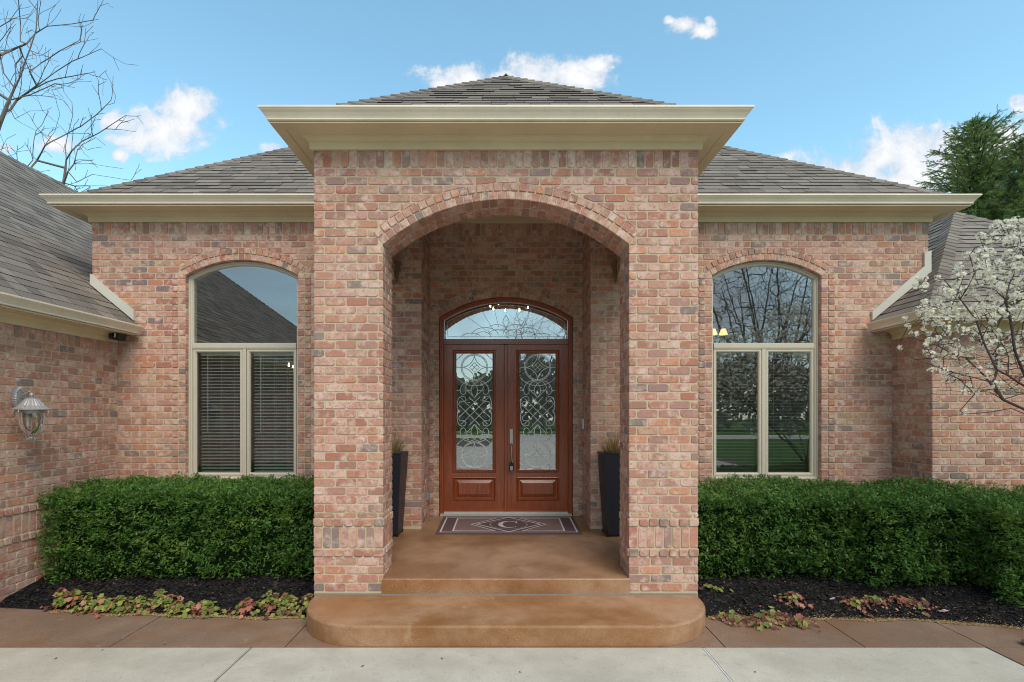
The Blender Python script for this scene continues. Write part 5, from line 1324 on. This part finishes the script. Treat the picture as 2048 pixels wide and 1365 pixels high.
CL = [((325,262),(118,50)),((372,215),(62,46)),((290,275),(88,40)),((380,188),(22,18)),((238,310),(22,18)),((232,245),(40,26)),
      ((930,162),(105,38)),((1060,140),(62,36)),((1150,155),(92,40)),((1195,132),(46,24)),((1000,165),(120,34)),
      ((1368,50),(36,20)),((1400,62),(34,20)),((1340,42),(16,10)),((1420,45),(14,14)),
      ((1840,302),(120,66)),((1770,316),(100,50)),((1700,345),(140,46)),((1650,350),(80,32)),((1900,330),(120,80)),((1965,300),(100,58)),((2015,285),(90,46)),((1820,362),(200,64)),
      ((545,296),(24,12)),((110,290),(50,20)),((15,296),(26,14)),((2036,205),(24,24))]
mask = None
for (cx, cy), (rx, ry) in CL:
    cx_, cz_ = (cx-1012)/1020, (828-cy)/1020; rx, ry = rx/1020*1.12, ry/1020*1.12
    vs = w.n('VectorMath', operation='SUBTRACT'); w.link(pv.outputs[0], vs.inputs[0]); vs.inputs[1].default_value = (cx_, cz_, 0)
    vm = w.n('VectorMath', operation='MULTIPLY'); w.link(vs.outputs[0], vm.inputs[0]); vm.inputs[1].default_value = (1/rx, 1/ry, 0)
    ln = w.n('VectorMath', operation='LENGTH'); w.link(vm.outputs[0], ln.inputs[0])
    k = w.math('SUBTRACT', 1.0, ln.outputs['Value'])
    faint = 1.0 if rx*1020/1.12 > 25 or (cy < 70) or (cx in (372,432,238)) else .82
    k = w.math('MINIMUM', k, faint-.35) if faint < 1 else k
    mask = k if mask is None else w.math('MAXIMUM', mask, k)
dens = w.math('ADD', mask, w.math('MULTIPLY', w.math('SUBTRACT', n_big, .5), 2.1)); dens = w.math('ADD', dens, w.math('MULTIPLY', w.math('SUBTRACT', n_fine, .5), .9))
alpha = w.ramp(dens, [(.02,(0,0,0)),(.18,(.22,.22,.22)),(.42,(.78,.78,.78)),(.8,(1,1,1))])
# broken cloud added behind the camera, thickened to neutralise ambient light; mirrored in glass
gm = w.n('VectorMath', operation='MULTIPLY'); w.link(gen, gm.inputs[0]); gm.inputs[1].default_value = (1,1,1.6)
n_all = w.noise(gm.outputs[0], 2.3, 6, .6, .2); back = w.math('MULTIPLY', w.ramp(n_all, [(.34,(.25,.25,.25)),(.60,(.9,.9,.9))]), w.math('MULTIPLY', w.math('SUBTRACT', -.05, sep.outputs[1]), 3.0, True))
alpha = w.math('MAXIMUM', alpha, back)
shade = w.ramp(w.math('ADD', w.math('MULTIPLY', n_big, .6), w.math('MULTIPLY', dens, .35)), [(.30,tuple(CLD*q for q in (.60,.68,.78))),(.50,tuple(CLD*q for q in (.84,.87,.92))),(.68,tuple(CLD*q for q in (.96,.97,.99)))])
skyc = w.mix(1.0, sky.outputs[0], SKY_TINT, 'MULTIPLY')
col = w.mix(alpha, skyc, shade)
bg = w.n('Background', Strength=SKY_STR); w.link(col, bg.inputs['Color']); w.link(bg.outputs[0], w.out.inputs[0])
sun = bpy.data.lights.new('Sun', 'SUN'); sun.energy = SUN_E; sun.angle = math.radians(SUN_ANG); sun.color = SUN_C
so = bpy.data.objects.new('Sun', sun); COL.objects.link(so)
el, az = math.radians(SUN_EL), math.radians(SUN_AZ)
d = Vector((math.cos(el)*math.sin(az), -math.cos(el)*math.cos(az), math.sin(el)))      # towards the sun
so.rotation_euler = d.to_track_quat('Z', 'Y').to_euler(); so.location = d*30
cam = bpy.data.cameras.new('Camera'); cam.sensor_width = 36; cam.lens = 1020/2048*36; cam.shift_x = 12/2048; cam.shift_y = 145.5/2048; cam.clip_end = 1000; cam.clip_start = .05
co = bpy.data.objects.new('Camera', cam); co.location = (0, 0, 1.872); co.rotation_euler = (PI/2, 0, 0); COL.objects.link(co); SC.camera = co
SC.view_settings.view_transform = 'Standard'; SC.view_settings.look = 'None'; SC.view_settings.exposure = EXPOS; SC.view_settings.gamma = 1
SC.cycles.max_bounces = 8; SC.cycles.transparent_max_bounces = 12; SC.cycles.use_denoising = True; SC.cycles.filter_width = 1.05; SC.cycles.sample_clamp_indirect = 6
